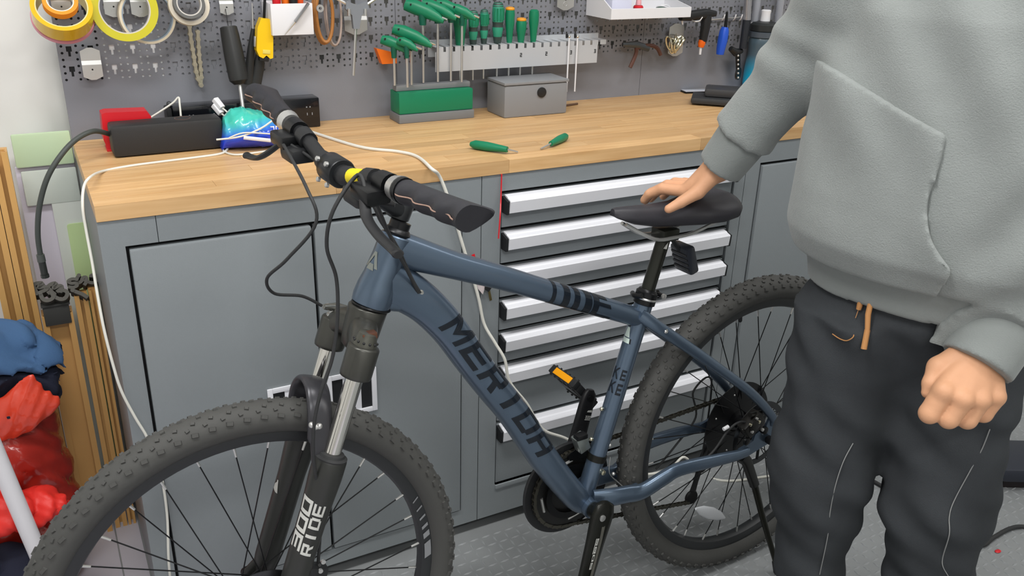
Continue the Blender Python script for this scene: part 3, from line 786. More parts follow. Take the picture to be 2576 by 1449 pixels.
cho = obj('chain', ch, mat('chain_steel', '5c5a52', .35, metal=.8), bike, smooth=0)
# rear derailleur
pv_ = bpx(1763, 1170, -.07); lo_ = bpx(1738, 1250, -.068)
rd = MB().tube([V((-CS + .0, -.072, RW - .022)), pv_.lerp(V((-CS, -.075, RW - .02)), .3), pv_], [.009, .012, .010], 12)
rd.lathe(pv_ + V((0, .006, 0)), (0, -1, 0), [(0, .018), (.003, .021), (.012, .021), (.014, .015)], 20)
rdo = obj('rear_derailleur', rd, M_black, bike)
obj('derailleur_cage', MB().tube([pv_, pv_.lerp(lo_, .5), lo_], [(.003, .012), (.003, .009), (.003, .012)], 10, up=(0, 1, 0)), M_black, rdo)
for p_ in (pv_, lo_): obj('jockey_wheel', MB().lathe(p_ + V((0, .006, 0)), (0, -1, 0), [(0, .006), (.001, .017), (.005, .019), (.009, .017), (.010, .006)], 22), mat('jockey_black', '0d0d0f', .5), rdo)
# rear brake caliper near the dropout
cal = bpx(1888, 1066, .058)
cl = MB().bbox((-.030, -.014, -.020), (.026, .014, .018), .006, Matrix.Translation(cal) @ Matrix.Rotation(R(35), 4, 'Y')).lathe(cal + V((.004, .012, .004)), (0, 1, 0), [(0, .015), (.006, .014), (.008, .009)], 20)
cl.tube([cal + V((.030, .004, -.006)), cal + V((.004, .010, .002))], .005, 10).tube([cal + V((-.028, .0, .02)), cal + V((.012, .006, .028))], .0055, 10)
clo = obj('brake_caliper', cl, mat('caliper_black', '232220', .35, metal=.4), bike)
for dx, dz, r_, m_ in ((-.006, .012, .004, M_brass), (.012, -.008, .0035, M_silver), (-.020, -.012, .004, M_silver), (.002, .022, .003, M_silver), (.020, .012, .0035, M_brass)):
    obj('caliper_bolt', MB().lathe(cal + V((dx, .016, dz)), (0, 1, 0), [(0, r_), (.004, r_), (.005, r_ * .5)], 12), m_, clo)
for px_, py_ in ((1877, 1110), (1923, 1082)):
    obj('dropout_bolt', MB().lathe(bpx(px_, py_, .068), (0, 1, 0), [(0, .0095), (.004, .0085), (.006, .005)], 16), M_blackm, frame)
# front derailleur on the seat tube
fd = MB()
b1 = bpx(1507, 1178, .0); 
sfp = S0 + SD * .102
fd.ringlathe(sfp, SD, [(-.007, .0176), (-.007, .0205), (.007, .0205), (.007, .0176)], 28)
fdo = obj('front_derailleur', fd, mat('derailleur_black', '20201c', .3, metal=.5), bike)
obj('derailleur_bolt', MB().lathe(bpx(1516, 1188, .018), (0, 1, 0), [(-.006, .0055), (.004, .0055), (.005, .003)], 14), M_brass, fdo)
obj('derailleur_body', MB().bbox((-.012, -.012, -.018), (.014, .012, .018), .003, Matrix.Translation(bpx(1462, 1112, -.015)) @ Matrix.Rotation(R(20), 4, 'Y')), mat('silver_derailleur', '8d9492', .3, metal=.7), fdo)
obj('derailleur_link', MB().bbox((-.009, -.006, -.006), (.016, .012, .004), .002, Matrix.Translation(bpx(1462, 1093, -.006))), M_blackm, fdo)
obj('derailleur_cage', MB().prism([(-.045, -.012), (.03, .0), (.036, .014), (.0, .030), (-.035, .022)], bpx(1463, 1150, -.043), (1, 0, 0), (0, 0, 1), (0, -1, 0), .002)
    .prism([(-.045, -.012), (.03, .0), (.036, .014), (.0, .030), (-.035, .022)], bpx(1463, 1150, -.043) + V((0, -.012, 0)), (1, 0, 0), (0, 0, 1), (0, -1, 0), .002), M_blackm, fdo)
for p_ in ((1534, 1120), (1543, 1192)): obj('small_bolt', MB().sphere(bpx(*p_, .01), .0042, 10, 8), M_silver, fdo)
obj('stop_wire', MB().tube(spline([bpx(1535, 1150, .005), bpx(1533, 1190, .005), bpx(1555, 1213, .01), bpx(1570, 1226, .014)], 4), .0012, 6), M_silver, bike)
# ---------------- cranks and pedals
CD = V((.292, 0, -.956))
M_crank = mat('crank_black', '1f201c', .3, metal=.4)
def crank(s, L0, end):
    y = .066 * s; d = (end - L0).normalized(); ln = (end - L0).length
    mb = MB(); rr = []
    n2 = V((d.z, 0, -d.x))
    for t, hw, th in ((-.030, .010, .006), (-.025, .021, .008), (-.006, .0265, .009), (.015, .0255, .009), (.06, .022, .008), (.12, .0195, .007), (ln - .01, .0185, .0065), (ln + .008, .016, .0065), (ln + .017, .008, .005)):
        c = L0 + d * t + V((0, s * .010 * (t / ln), 0)); ring = []
        for j in range(18):
            a = 2 * math.pi * j / 18; ca, sa = math.cos(a), math.sin(a); k = (abs(ca) ** 4 + abs(sa) ** 4) ** (-.25)
            ring.append(c + n2 * ca * k * hw + V((0, 1, 0)) * sa * k * th)
        rr.append(ring)
    mb.rings(rr); return mb, d, n2
L0 = V((.004, .071, .331)); E0 = L0 + CD * .170
mb, d0, n0 = crank(1, L0, E0)
mb.tube([V((0, .030, .3225)), L0], [.016, .019], 20)
ck = obj('crank_arm', mb, M_crank, bike, smooth=50, label='near crank arm pointing down')
obj('crank_groove', MB().add([L0 + d0 * t + n0 * (x_) + V((0, .0094 - .0005 + .010 * t / .17, 0)) for t in (.004, .05, .10, .155) for x_ in ((.002, .009) if t > .01 else (-.002, .006))], [(0, 1, 3, 2), (2, 3, 5, 4), (4, 5, 7, 6)]), mat('crank_groove_grey', '77766e', .3, metal=.6), ck, smooth=0)
obj('crank_bolt', MB().lathe(L0 + V((0, .008, 0)) - n0 * .006, (0, 1, 0), [(0, .007), (.003, .007), (.0035, .004)], 14), M_silver, ck)
lt = MB()
def cf(s_, t_): return L0 + d0 * s_ + n0 * t_ + V((0, .0098 + .010 * s_ / .17, 0))
q = word('SOBS', .112, .044, -.0008, -.0062, gap=.15)
q.append([(.044, -.0085), (.078, -.0085), (.078, -.0072), (.044, -.0072)])
obj('lettering', decal([[(x, y) for x, y in g] for g in q], cf, 1, 1), M_decalw, ck, smooth=0)
L1 = V((-.006, -.071, .330)); E1 = V((-.066, -.074, .508))
mb, d1, n1_ = crank(-1, L1, E1)
mb.tube([V((0, -.030, .3225)), L1], [.016, .022], 20)
ck2 = obj('crank_arm', mb, mat('crank_satin_black', '151518', .42), bike, smooth=50, label='far crank arm pointing up')
obj('lettering', decal(word('EEE', .0, .014, -.005, .0, gap=.2) + [[(.0, .004), (.014, .004), (.012, .006), (.002, .0065)]], lambda s_, t_: E1 - d1 * .035 + d1 * t_ * 2 + n1_ * (s_ - .007) + V((0, .0072, 0)), 1, 1), M_decalw, ck2, smooth=0)
def pedal(c, s, rot):
    M = Matrix.Translation(c) @ Matrix.Rotation(rot, 4, 'Y')
    mb = MB(); 
    mb.bbox((-.044, -.046, -.010), (-.030, .046, .010), .003, M).bbox((.030, -.046, -.010), (.044, .046, .010), .003, M)
    mb.bbox((-.030, .034, -.009), (.030, .046, .009), .003, M).bbox((-.030, -.046, -.009), (.030, -.034, .009), .003, M).bbox((-.012, -.034, -.010), (.012, .034, .010), .004, M)
    p_ = obj('pedal', mb, M_black, bike, smooth=30)
    for sx in (-1, 1):
        for k in range(6):
            for z in (1, -1):
                c_ = M @ V((sx * .037, -.040 + k * .016, .0095 * z)); nz = (M.to_3x3() @ V((0, 0, z)))
                obj('pedal_stud', MB().lathe(c_, nz, [(0, .0028), (.0035, .0022)], 6), M_black, p_, smooth=0)
        obj('pedal_reflector', MB().bbox((sx * .0435 - .002, -.030, -.0075), (sx * .0435 + .002, .030, .0075), .001, M), mat('amber_reflector', 'f0a000', .3), p_, label='amber reflector')
    obj('pedal_axle', MB().tube([c - V((0, s * .066, 0)), c], [.0075, .009], 14).lathe(c - V((0, s * .052, 0)), (0, s, 0), [(-.004, .011), (.004, .011)], 8), M_blackm, p_)
    return p_
pedal(E1 + V((0, -.066, 0)), -1, R(-50))
pedal(E0 + V((0, .080, 0)), 1, R(8))
# ---------------- kickstand
k0 = bpx(1878, 1160, .066); kf = bpx(1951, 1452, .110)
kf = V((-.512, .105, .006))
km = k0.lerp(kf, .20) + V((0, .004, 0)); km2 = k0.lerp(kf, .45)
ks = MB().tube([k0 + V((.012, -.002, .015)), k0, km], [(.013, .008), (.013, .008), (.011, .009)], 16, up=(1, 0, 0), e=3)
kso = obj('kickstand', ks, mat('kickstand_black', '1b1c1b', .35), bike)
obj('kickstand_leg', MB().tube([km, km2, kf + (km2 - kf).normalized() * .02], [.0082, .0075, .0065], 14), mat('kickstand_tube', '26261f', .28, metal=.6), kso)
obj('kickstand_foot', MB().tube([kf + (km2 - kf).normalized() * .03, kf], [.009, .012], 12), M_rubber, kso)
obj('kickstand_bolt', MB().lathe(bpx(1891, 1188, .074), (0, 1, 0), [(-.004, .0065), (.004, .0065), (.005, .003)], 6), M_white, kso)
# ---------------- fork
LO = .022                                   # legs ahead of the steering axis
fl_, cl_ = .065, .480
crn = MB()
ctr = sp(.5165)
crn.lathe(sp(.440, .004), SK, [(0, .014), (.01, .027), (.030, .0300), (.060, .0315), (.074, .0325), (.076, .031)], 28)
for s in (1, -1):
    a = sp(.418, LO, fl_ * s)
    crn.lathe(a, SK, [(0, .0220), (.001, .0245), (.006, .0255), (.050, .0255), (.053, .0235), (.054, .0200)], 28)
    # arm from the steerer boss to the leg
    arm = spline([sp(.478, .006, .0), sp(.480, .012, .024 * s), sp(.474, .018, .044 * s), sp(.458, .022, fl_ * s)], 5)
    crn.tube(arm, [(.028, .022)] + [(lerp(.030, .018, i / 15), lerp(.024, .021, i / 15)) for i in range(1, 16)], 16, up=SK, e=2.5)
fk = obj('fork', ST(crn), M_crown, bike, smooth=60, label='graphite suspension fork crown')
obj('crown_race', ST(MB().lathe(sp(.5165), SK, [(0, .031), (.002, .033), (.0045, .032)], 32)), M_blackm, fk)
for s in (1, -1):
    obj('stanchion', ST(MB().tube([sp(.10, LO, fl_ * s), sp(.42, LO, fl_ * s)], .0142, 28)), M_chrome, fk, label='chromed inner fork tube')
    lg = MB(); rr = []
    base = V((FC, fl_ * s, .366))
    hs = .292
    lg.lathe(sp(.0, LO, fl_ * s) + SK * -.015, SK, [(0, .014), (.004, .019), (.04, .0220), (.12, .0225), (.20, .0235), (.235, .0255), (.262, .0270), (hs, .0270), (hs + .003, .0255), (hs + .004, .0160)], 30)
    lg.tube([sp(.02, LO, fl_ * s), V((FC, fl_ * s, .366)), V((FC, fl_ * s, .352))], [(.017, .010), (.016, .008), (.011, .008)], 14, up=(1, 0, 0))
    lo = obj('fork_leg', ST(lg), M_fork, fk, smooth=50, label='black lower fork leg')
    obj('dust_seal', ST(MB().lathe(sp(hs - .013, LO, fl_ * s), SK, [(0, .0258), (.003, .0265), (.005, .0215), (.009, .0200), (.010, .0150)], 30)), M_rubber, lo)
    if s > 0:
        def lf(h, a): 
            r_ = np.interp(h + .015, [.04, .12, .20, .235], [.0220, .0225, .0235, .0255]) + .0006
            return sp(h, LO, fl_) + (V((0, 1, 0)) * math.cos(R(a)) + SF * math.sin(R(a))) * r_
        q = word('300', .080, .180, 92, 48, gap=.1, skew=.15) if False else []
        # digits read up the leg: along = up the leg, letter tops towards the front
        for i, chh in enumerate('300'):
            h0 = .122 + i * .031
            for g in GL[chh]: q.append([(h0 + x * .028 + y * .004, 38 + y * 50) for x, y in g])
        for i, chh in enumerate('RIDE'):
            h0 = .116 + i * .0235
            for g in GL[chh]: q.append([(h0 + x * .020 + y * .003, -12 + y * 44) for x, y in g])
        obj('lettering', ST(decal(q, lf, 3, 4)), M_decalw, lo, smooth=0, label='pale grey numerals and letters')
    else:
        def lf2(h, a):
            return sp(h, LO, -fl_) + (V((0, 1, 0)) * math.cos(R(a)) + SF * math.sin(R(a))) * .0240
        obj('emblem', ST(decal([[(.150, 70), (.150, 58), (.172, 72), (.172, 80)], [(.150, 70), (.168, 78), (.162, 92), (.154, 92)]], lf2, 3, 3)), M_decalw, lo, smooth=0)
# arch behind/over the tyre
arc = MB()
ap = spline([sp(.262, LO + .010, .062), sp(.300, LO + .022, .058), sp(.345, LO + .032, .048), sp(.372, LO + .036, .026), sp(.379, LO + .037, 0), sp(.372, LO + .036, -.026), sp(.345, LO + .032, -.048), sp(.300, LO + .022, -.058), sp(.262, LO + .010, -.062)], 5)
arc.tube(ap, [(.015, .006)] * 6 + [(.020, .006)] * (len(ap) - 12) + [(.015, .006)] * 6, 14, up=SF, e=3)
obj('fork_arch', ST(arc), mat('satin_arch', '3c3c40', .3, metal=.3), fk, smooth=60)
# knobs on top of the legs
obj('preload_dial', ST(MB().lathe(sp(.472, LO, fl_), SK, [(0, .0195), (.004, .0192), (.012, .0165), (.020, .0150), (.022, .012)], 24)), mat('dial_grey', '55554e', .35, metal=.5), fk)
for k in range(9):
    a = R(-60 + k * 30); obj('dial_notch', ST(MB().sphere(sp(.479, LO, fl_) + (V((0, 1, 0)) * math.cos(a) + SF * math.sin(a)) * .0185, .0022, 8, 6)), M_black, fk)
obj('dial_plate', ST(MB().bbox((-.012, -.004, -.005), (.012, .012, .005), .002, Matrix.Translation(sp(.490, LO, fl_)))), mat('copper_plate', '6e4a3a', .35, metal=.6), fk)
obj('lockout_cap', ST(MB().lathe(sp(.471, LO, -fl_), SK, [(0, .0195), (.004, .0190), (.006, .0165), (.012, .0165), (.013, .012)], 24)), M_silver, fk)
obj('lockout_lever', ST(MB().tube([sp(.487, LO + .030, -fl_ + .004), sp(.488, LO + .008, -fl_), sp(.488, LO - .018, -fl_ + .008)], [.0045, .0085, .0075], 12).lathe(sp(.484, LO - .016, -fl_ + .012), (0, 1, 0), [(0, .006), (.005, .006), (.006, .003)], 12)), mat('lever_steel', '8d8d88', .25, metal=.9), fk)
obj('lockout_bolt', ST(MB().sphere(sp(.487, LO - .012, -fl_ + .016), .005, 10, 8).sphere(sp(.488, LO + .022, -fl_), .005, 10, 8)), M_silver, fk)
# front caliper behind the near leg
fc_ = sp(.05, -.014, .052)
obj('brake_caliper', ST(MB().bbox((-.022, -.014, -.028), (.016, .012, .028), .005, Matrix.Translation(fc_) @ Matrix.Rotation(R(-20), 4, 'Y'))), M_black, fk)
for h in (.075, .092): obj('caliper_bolt', ST(MB().lathe(sp(h, -.020, .062), (0, 1, 0), [(0, .004), (.004, .004)], 10)), M_silver, fk)
# ---------------- head set, stem, bar
obj('headset_spacer', ST(MB().lathe(hb + hax * (HL + .0005), hax, [(0, .0205), (.004, .0225), (.010, .0190), (.011, .0172), (.022, .0172)], 28)), M_blackm, bike)
stc = hb + hax * (HL + .042)
bc = V((.487, 0, 1.080))
SMB = Matrix.Translation(bc) @ Matrix.Rotation(-.0567, 4, V((1, 0, 0))) @ Matrix.Rotation(.080, 4, SK) @ Matrix.Translation(-bc)
def STB_(mb):
    mb.v = [tuple(SMB @ V(p)) for p in mb.v]; return mb
sb = MB().lathe(hb + hax * (HL + .023), hax, [(0, .0165), (.002, .0195), (.036, .0195), (.038, .0175), (.040, .0165), (.041, .009)], 28)
sb.tube([stc + V((.005, 0, -.002)), bc + V((-.012, 0, -.004))], [(.016, .019), (.015, .021)], 20, up=(0, 0, 1), e=3)
sb.lathe(bc - V((0, .022, 0)), (0, 1, 0), [(0, .021), (.002, .0225), (.042, .0225), (.044, .021)], 28)
sto = obj('stem', STB_(sb), mat('stem_black', '26282a', .35, metal=.3), bike, smooth=45)
for y in (-.015, .015):
    for z in (-.016, .016): obj('stem_bolt', STB_(MB().lathe(bc + V((.020, y, z)), (1, 0, .3), [(0, .004), (.004, .004), (.005, .0025)], 10)), M_silver, sto)
obj('stem_stripe', STB_(MB().bbox((-.030, .0195, -.004), (.014, .0215, .004), .0007, Matrix.Translation(stc.lerp(bc, .55)) @ Matrix.Rotation(R(-38), 4, 'Y'))), M_decalw, sto)
def bar_pt(v_):
    a = abs(v_)
    rise = .022 * max(0, min(1, (a - .03) / .09)); rise = rise + .018 * max(0, (a - .12)) / .24
    back = -.012 * max(0, (a - .05)) / .31
    return bc + V((back, v_, rise))
bars = MB(); bpts = [bar_pt(-.346 + .692 * i / 48) for i in range(49)]
bars.tube(bpts, [.0112 if abs(p_.y) > .05 else .0150 for p_ in bpts], 18)
hbo = obj('handlebar', STB_(bars), M_black, bike)
obj('bar_label', STB_(MB().tube([bar_pt(.055), bar_pt(.09)], .0122, 18)), mat('yellow_label', 'e8d21a', .5), hbo)
M_grip = mat('grip_rubber', '26262b', .5, bump=.1, bscale=300)
for s in (1, -1):
    rr = []; gp = MB()
    N_ = 28
    for i in range(N_ + 1):
        t = i / N_; v_ = s * lerp(.200, .348, t); c = bar_pt(min(.36, abs(v_)) * s); c.y = v_
        wave = .0035 * math.sin(t * math.pi * 6.5)
        wing = .004 + .020 * t ** 1.6 if t < .97 else .018
        ring = []
        for j in range(24):
            a = 2 * math.pi * j / 24; ca, sa = math.cos(a), math.sin(a)
            r_ = .0165 + .001 * t
            x = ca * r_ ; z = sa * r_
            if ca < 0: x = ca * (r_ + wing); z = sa * r_ * (1 - .45 * t * abs(ca))
            else: x = ca * (r_ + wave)
            ring.append(c + V((x, 0, z)))
        rr.append(ring)
    gp.rings(rr)
    go = obj('grip', STB_(gp), M_grip, bike, smooth=60, label='black winged rubber grip')
    obj('grip_clamp', STB_(MB().tube([bar_pt(s * .193), bar_pt(s * .200)], .0185, 20)), M_blackm, go)
    obj('grip_seam', STB_(MB().tube([bar_pt(s * lerp(.204, .342, i / 20)) + V((.0172 + .0035 * math.sin(i / 20 * math.pi * 6.5), 0, .001)) for i in range(21)], .0010, 6)), mat('tan_seam', '9c8072', .5), go)
    # brake lever, clamp and shifter
    lc = bar_pt(s * .150)
    bl = MB().tube([bar_pt(s * .138), bar_pt(s * .165)], .0165, 18).bbox((-.004, -.030, -.012), (.034, .024, .010), .006, Matrix.Translation(lc + V((.004, -.006 * s, -.012))))
    bo_ = obj('brake_lever_body', STB_(bl), M_blackm, bike, smooth=40)
    lv = spline([lc + V((.030, -.004 * s, -.018)), lc + V((.040, .025 * s, -.040)), lc + V((.044, .060 * s, -.058)), lc + V((.045, .090 * s, -.066)), lc + V((.050, .108 * s, -.066))], 5)
    if s > 0: lv = spline([lc + V((.030, -.004, -.018)), lc + V((.042, .025, -.034)), lc + V((.046, .065, -.044)), lc + V((.047, .105, -.048)), lc + V((.052, .130, -.046))], 5)
    obj('brake_lever', STB_(MB().tube(lv, [(.0045, .008)] * (len(lv) - 3) + [(.005, .008), (.006, .008), (.005, .006)], 12, up=(0, 0, 1))), M_black, bo_)
    obj('shifter', STB_(MB().bbox((-.020, -.030, -.022), (.022, .022, .002), .008, Matrix.Translation(bar_pt(s * .112) + V((.012, 0, -.014)))).tube([bar_pt(s * .100), bar_pt(s * .124)], .0150, 16)), M_black, bo_)
    obj('shift_paddle', STB_(MB().tube([bar_pt(s * .112) + V((.0, .01 * s, -.030)), bar_pt(s * .137) + V((-.022, 0, -.036))], [(.004, .009), (.004, .012)], 12, up=(0, 0, 1))), M_black, bo_)
    obj('silver_collar', STB_(MB().tube([bar_pt(s * .174), bar_pt(s * .191)], [.0165, .0190], 20)), M_silver, bo_)
# ---------------- cables
def T3(p_): return SM @ V(p_)
def cable(name, pts, r_, m=M_rubber, n=8, lab=None): return obj(name, MB().tube(spline(pts, n), r_, 10), m, bike, smooth=60, label=lab)
lcR = SMB @ (bar_pt(-.15) + V((.03, 0, -.01))); lcL = SMB @ (bar_pt(.15) + V((.03, 0, -.01)))
lk = T3(sp(.488, LO + .034, -fl_ + .004))
cable('lockout_cable', [lcR, bpx(770, 470, .02), bpx(795, 560, .05), bpx(722, 652, .02), bpx(672, 700, -.02), bpx(690, 738, -.05), bpx(760, 745, -.06), lk], .0026, lab='black cable looping to the fork lockout')
cable('brake_hose', [lcL, bpx(900, 440, .12), bpx(838, 530, .12), bpx(822, 620, .11), bpx(846, 700, .10), bpx(849, 800, .098), bpx(836, 900, .096), bpx(806, 990, .094), bpx(790, 1070, .092), bpx(789, 1150, .086), bpx(798, 1215, .075), bpx(812, 1270, .05), bpx(806, 1340, .045), bpx(800, 1425, .045), T3(sp(.08, -.02, .055))], .0028, lab='black hose running down in front of the fork')
obj('hose_clip', MB().tube([bpx(785, 1078, .088), bpx(803, 1072, .088)], .004, 10).sphere(bpx(803, 1072, .088), .005, 10, 8).sphere(bpx(784, 1069, .088), .005, 10, 8), M_silver, bike)
cable('gear_cable', [lcR, bpx(905, 480, .03), bpx(960, 560, .05), bpx(1000, 622, .045), bpx(1022, 670, .034), bpx(1040, 708, .030), bpx(1057, 736, .026)], .0026)
cable('gear_cable', [lcL + V((0, -.03, 0)), bpx(940, 500, .10), bpx(975, 580, .06), bpx(1003, 640, .048), bpx(1026, 684, .036), bpx(1052, 737, .026)], .0026)
cable('rear_brake_hose', [bpx(1722, 1192, .055), bpx(1790, 1140, .06), bpx(1830, 1085, .06), bpx(1860, 1062, .058), cal], .0026)
cable('rear_gear_cable', [bpx(1650, 1180, -.055), bpx(1700, 1120, -.06), bpx(1750, 1050, -.066), bpx(1744, 985, -.07), bpx(1790, 960, -.075), pv_], .0023)
obj('cable_ferrule', MB().tube([bpx(1820, 1080, .06), bpx(1832, 1073, .06)], .0042, 10), M_white, bike)
# ================================================================== things on the boards
def kz(c): return 990 * float((np.array(c) - CAMP) @ CF) / FPX
def hook_plate(px, py, w_, h, lab, Y=.488, tilt=0, grp=None):
    c = aty(px, py, Y)
    t = thing('hook_plate', lab, 'hook', c, grp); t.scale = (kz(c),) * 3
    hw, hh = w_ / 2, h / 2
    poly = [(-hw, -hh + hw * .35), (-hw * .25, -hh), (hw * .25, -hh), (hw, -hh + hw * .35), (hw, hh - hw * .35), (hw * .25, hh), (-hw * .25, hh), (-hw, hh - hw * .35)]
    up = [(-hw, hh * .2), (hw, hh * .2), (hw, hh - hw * .35), (hw * .25, hh), (-hw * .25, hh), (-hw, hh - hw * .35)]
    lo = [(-hw, -hh + hw * .35), (-hw * .25, -hh), (hw * .25, -hh), (hw, -hh + hw * .35), (hw, -hh * .05), (-hw, -hh * .05)]
    mb = MB().prism(up, (0, -.002, 0), (1, 0, 0), (0, 0, 1), (0, -1, 0), .0015).prism(lo, (0, -.0045, 0), (1, 0, 0), (0, 0, 1), (0, -1, 0), .0015)
    mb.add([(-hw, -.0035, hh * .2), (hw, -.0035, hh * .2), (hw, -.006, -hh * .05), (-hw, -.006, -hh * .05), (-hw, -.002, hh * .2), (hw, -.002, hh * .2), (hw, -.0045, -hh * .05), (-hw, -.0045, -hh * .05)], [(0, 1, 2, 3), (7, 6, 5, 4), (0, 3, 7, 4), (1, 5, 6, 2)])
    obj('plate', mb, M_silver, t, smooth=0)
    obj('plate_hole', MB().lathe((0, -.0062, -hh * .35), (0, -1, 0), [(0, .0022), (.0003, .0022)], 12), M_steeld, t)
    obj('pressed_ring', MB().ringlathe((0, -.0062, -hh * .62), (0, 1, 0), [(-.0006, .0045), (-.0006, .0065), (.0004, .0065), (.0004, .0045)], 20), M_silver, t)
    return t
hook_plate(230, 160, .046, .080, 'bright steel hook plate alone low on the left board, below the tape rolls')
hook_plate(568, 8, .034, .056, 'steel hook plate above the long black screwdriver handle')
hook_plate(1421, -16, .050, .080, 'steel hook plate right of the screwdriver rack, cut by the top edge')
hook_plate(1698, 100, .046, .080, 'steel hook plate carrying the bunch of chain links')
for i, (px, lb) in enumerate(((152, 'steel hook plate behind the orange tape roll'), (283, 'steel hook plate seen through the yellow-green tape roll'), (350, 'steel hook plate seen through the cream tape roll'))):
    hook_plate(px, 2, .045, .078, lb)
# tape rolls
def roll(px, py, Y, r_o, r_i, w_, m, lab, tilt=0, core=None, yaw=0):
    c = aty(px, py, Y)
    M = Matrix.Translation(c) @ Matrix.Rotation(R(yaw), 4, 'Z') @ Matrix.Rotation(R(-tilt), 4, 'X') @ Matrix.Scale(kz(c), 4)
    t = thing('tape_roll', lab, 'tape', M=M)
    rc = r_i + .003
    o = obj('tape', MB().ringlathe((0, 0, 0), (0, -1, 0), [(0, rc), (0, r_o), (-w_, r_o), (-w_, rc)], 64), m, t, smooth=30)
    obj('core', MB().ringlathe((0, 0, 0), (0, -1, 0), [(-.0006, r_i), (-.0006, rc), (-w_ + .0006, rc), (-w_ + .0006, r_i)], 64), core or mat('card_core', 'd9d3c8', .7), t, smooth=30)
    return t
M_ty = mat('clear_yellow_tape', 'ddb31f', .18, coat=.5)
M_core_y = mat('yellow_core', 'd8cf9a', .4)
roll(155, 15, .400, .072, .0585, .046, M_ty, 'wide yellow packing tape roll, leftmost on the board', 40, M_core_y)
roll(158, 42, .440, .0735, .066, .010, mat('pink_tape', 'd98fa0', .4), 'thin pink tape roll behind the wide yellow one', 40, mat('pink_core', 'e2c0c4', .6))
roll(151, 1, .385, .0415, .029, .020, mat('orange_tape', 'f08e14', .45), 'small orange tape roll hanging inside the wide yellow roll', 40)
roll(314, 22, .425, .080, .0585, .024, mat('green_yellow_tape', 'c4bb12', .2, coat=.5), 'large yellow-green tape roll in front of the cream one', 8, mat('milky_core', 'c9c5bd', .35))
roll(372, 40, .462, .069, .0600, .018, mat('cream_tape', 'd8ccb4', .7), 'cream masking tape roll with blue-grey core, behind the yellow-green roll', 6, mat('blue_core', '8a98a6', .5), 8)
roll(476, 12, .440, .050, .0395, .018, mat('cream_tape_2', 'd9d0be', .7), 'cream masking tape roll above the hanging chain', 14)
roll(476, 8, .425, .0385, .028, .022, mat('grey_tape', '5b5b59', .5), 'grey tape roll nested in the cream roll above the chain', 14, mat('pale_core', 'c6c2bb', .7))
# hanging chain
ct = thing('hanging_chain', 'short length of used bicycle chain hanging in a loop on the left board', 'chain', aty(488, 70, .482))
lm = MB()
for s in (-1, 1):
    pts = [(-.0065, -.0035), (-.0085, 0), (-.0065, .0035), (-.002, .0022), (.002, .0022), (.0065, .0035), (.0085, 0), (.0065, -.0035), (.002, -.0022), (-.002, -.0022)]
    lm.prism([(b, a) for a, b in pts], (0, s * .003 - .0006, 0), (1, 0, 0), (0, 0, 1), (0, 1, 0), .0012)
lm.tube([(0, -.0045, .0055), (0, .0045, .0055)], .003, 10)
M_ch = mat('dirty_chain', 'b3ab98', .35, metal=.7)
base = aty(488, 70, .482)
path = [aty(*p, .482) for p in ((476, 66), (480, 100), (487, 140), (492, 175), (500, 205), (502, 214), (506, 205), (504, 170), (500, 135), (498, 100), (496, 66))]
pp = resample(spline(path, 6), .0165)
lme = None
for i in range(len(pp) - 1):
    d = (pp[i + 1] - pp[i]).normalized(); ang = math.atan2(d.x, d.z)
    M = Matrix.Translation((pp[i] + pp[i + 1]) / 2 - base) @ Matrix.Rotation(ang, 4, 'Y') @ Matrix.Scale(1.5, 4)
    if lme is None: o = obj('chain_link', lm, M_ch, ct, smooth=0); lme = o.data
    else: o = bpy.data.objects.new('chain_link', lme); COL.objects.link(o); o.parent = ct
    o.matrix_local = M
# string and long black screwdriver
def seg_frame(a, b):
    d = (b - a).normalized(); return d
a = aty(574, 66, .455); b = aty(603, 212, .430); c2 = aty(614, 292, .405)
t = thing('screwdriver', 'large screwdriver with a thick black handle hanging over the black power strip', 'screwdriver', a)
d = (b - a).normalized(); L_ = (b - a).length
obj('handle', MB().lathe((0, 0, 0), d, [(0, .015), (.002, .0185), (.02, .0200), (L_ * .5, .0215), (L_ * .85, .0215), (L_ * .93, .0205), (L_, .012)], 24), mat('black_handle', '2b2c2c', .38), t)
obj('shaft', MB().tube([b - a, c2 - a], .0042, 12), M_silver, t)
obj('hanging_loop', MB().tube([V((0, 0, 0)) - d * -.002, aty(567, 22, .482) - a], .0007, 6), M_steeld, t)
# pliers with long black handles
t = thing('long_pliers', 'long black-handled pliers hanging between the black screwdriver and the yellow knife', 'pliers', aty(640, 70, .470))
o0 = aty(640, 70, .470)
for p_, r_ in (([(637, 72), (632, 120), (624, 212)], [(.004, .0045), (.007, .008), (.008, .0115)]), ([(655, 120), (652, 165), (642, 212)], [(.006, .008), (.008, .012), (.008, .0135)])):
    obj('handle', MB().tube([aty(*q_, .468) - o0 for q_ in p_], r_, 14, up=(0, 1, 0), e=3), mat('black_handle', '2b2c2c', .38), t)
obj('jaw', MB().tube([aty(634, 8, .476) - o0, aty(637, 76, .470) - o0], [.0015, .003], 8), M_silver, t)
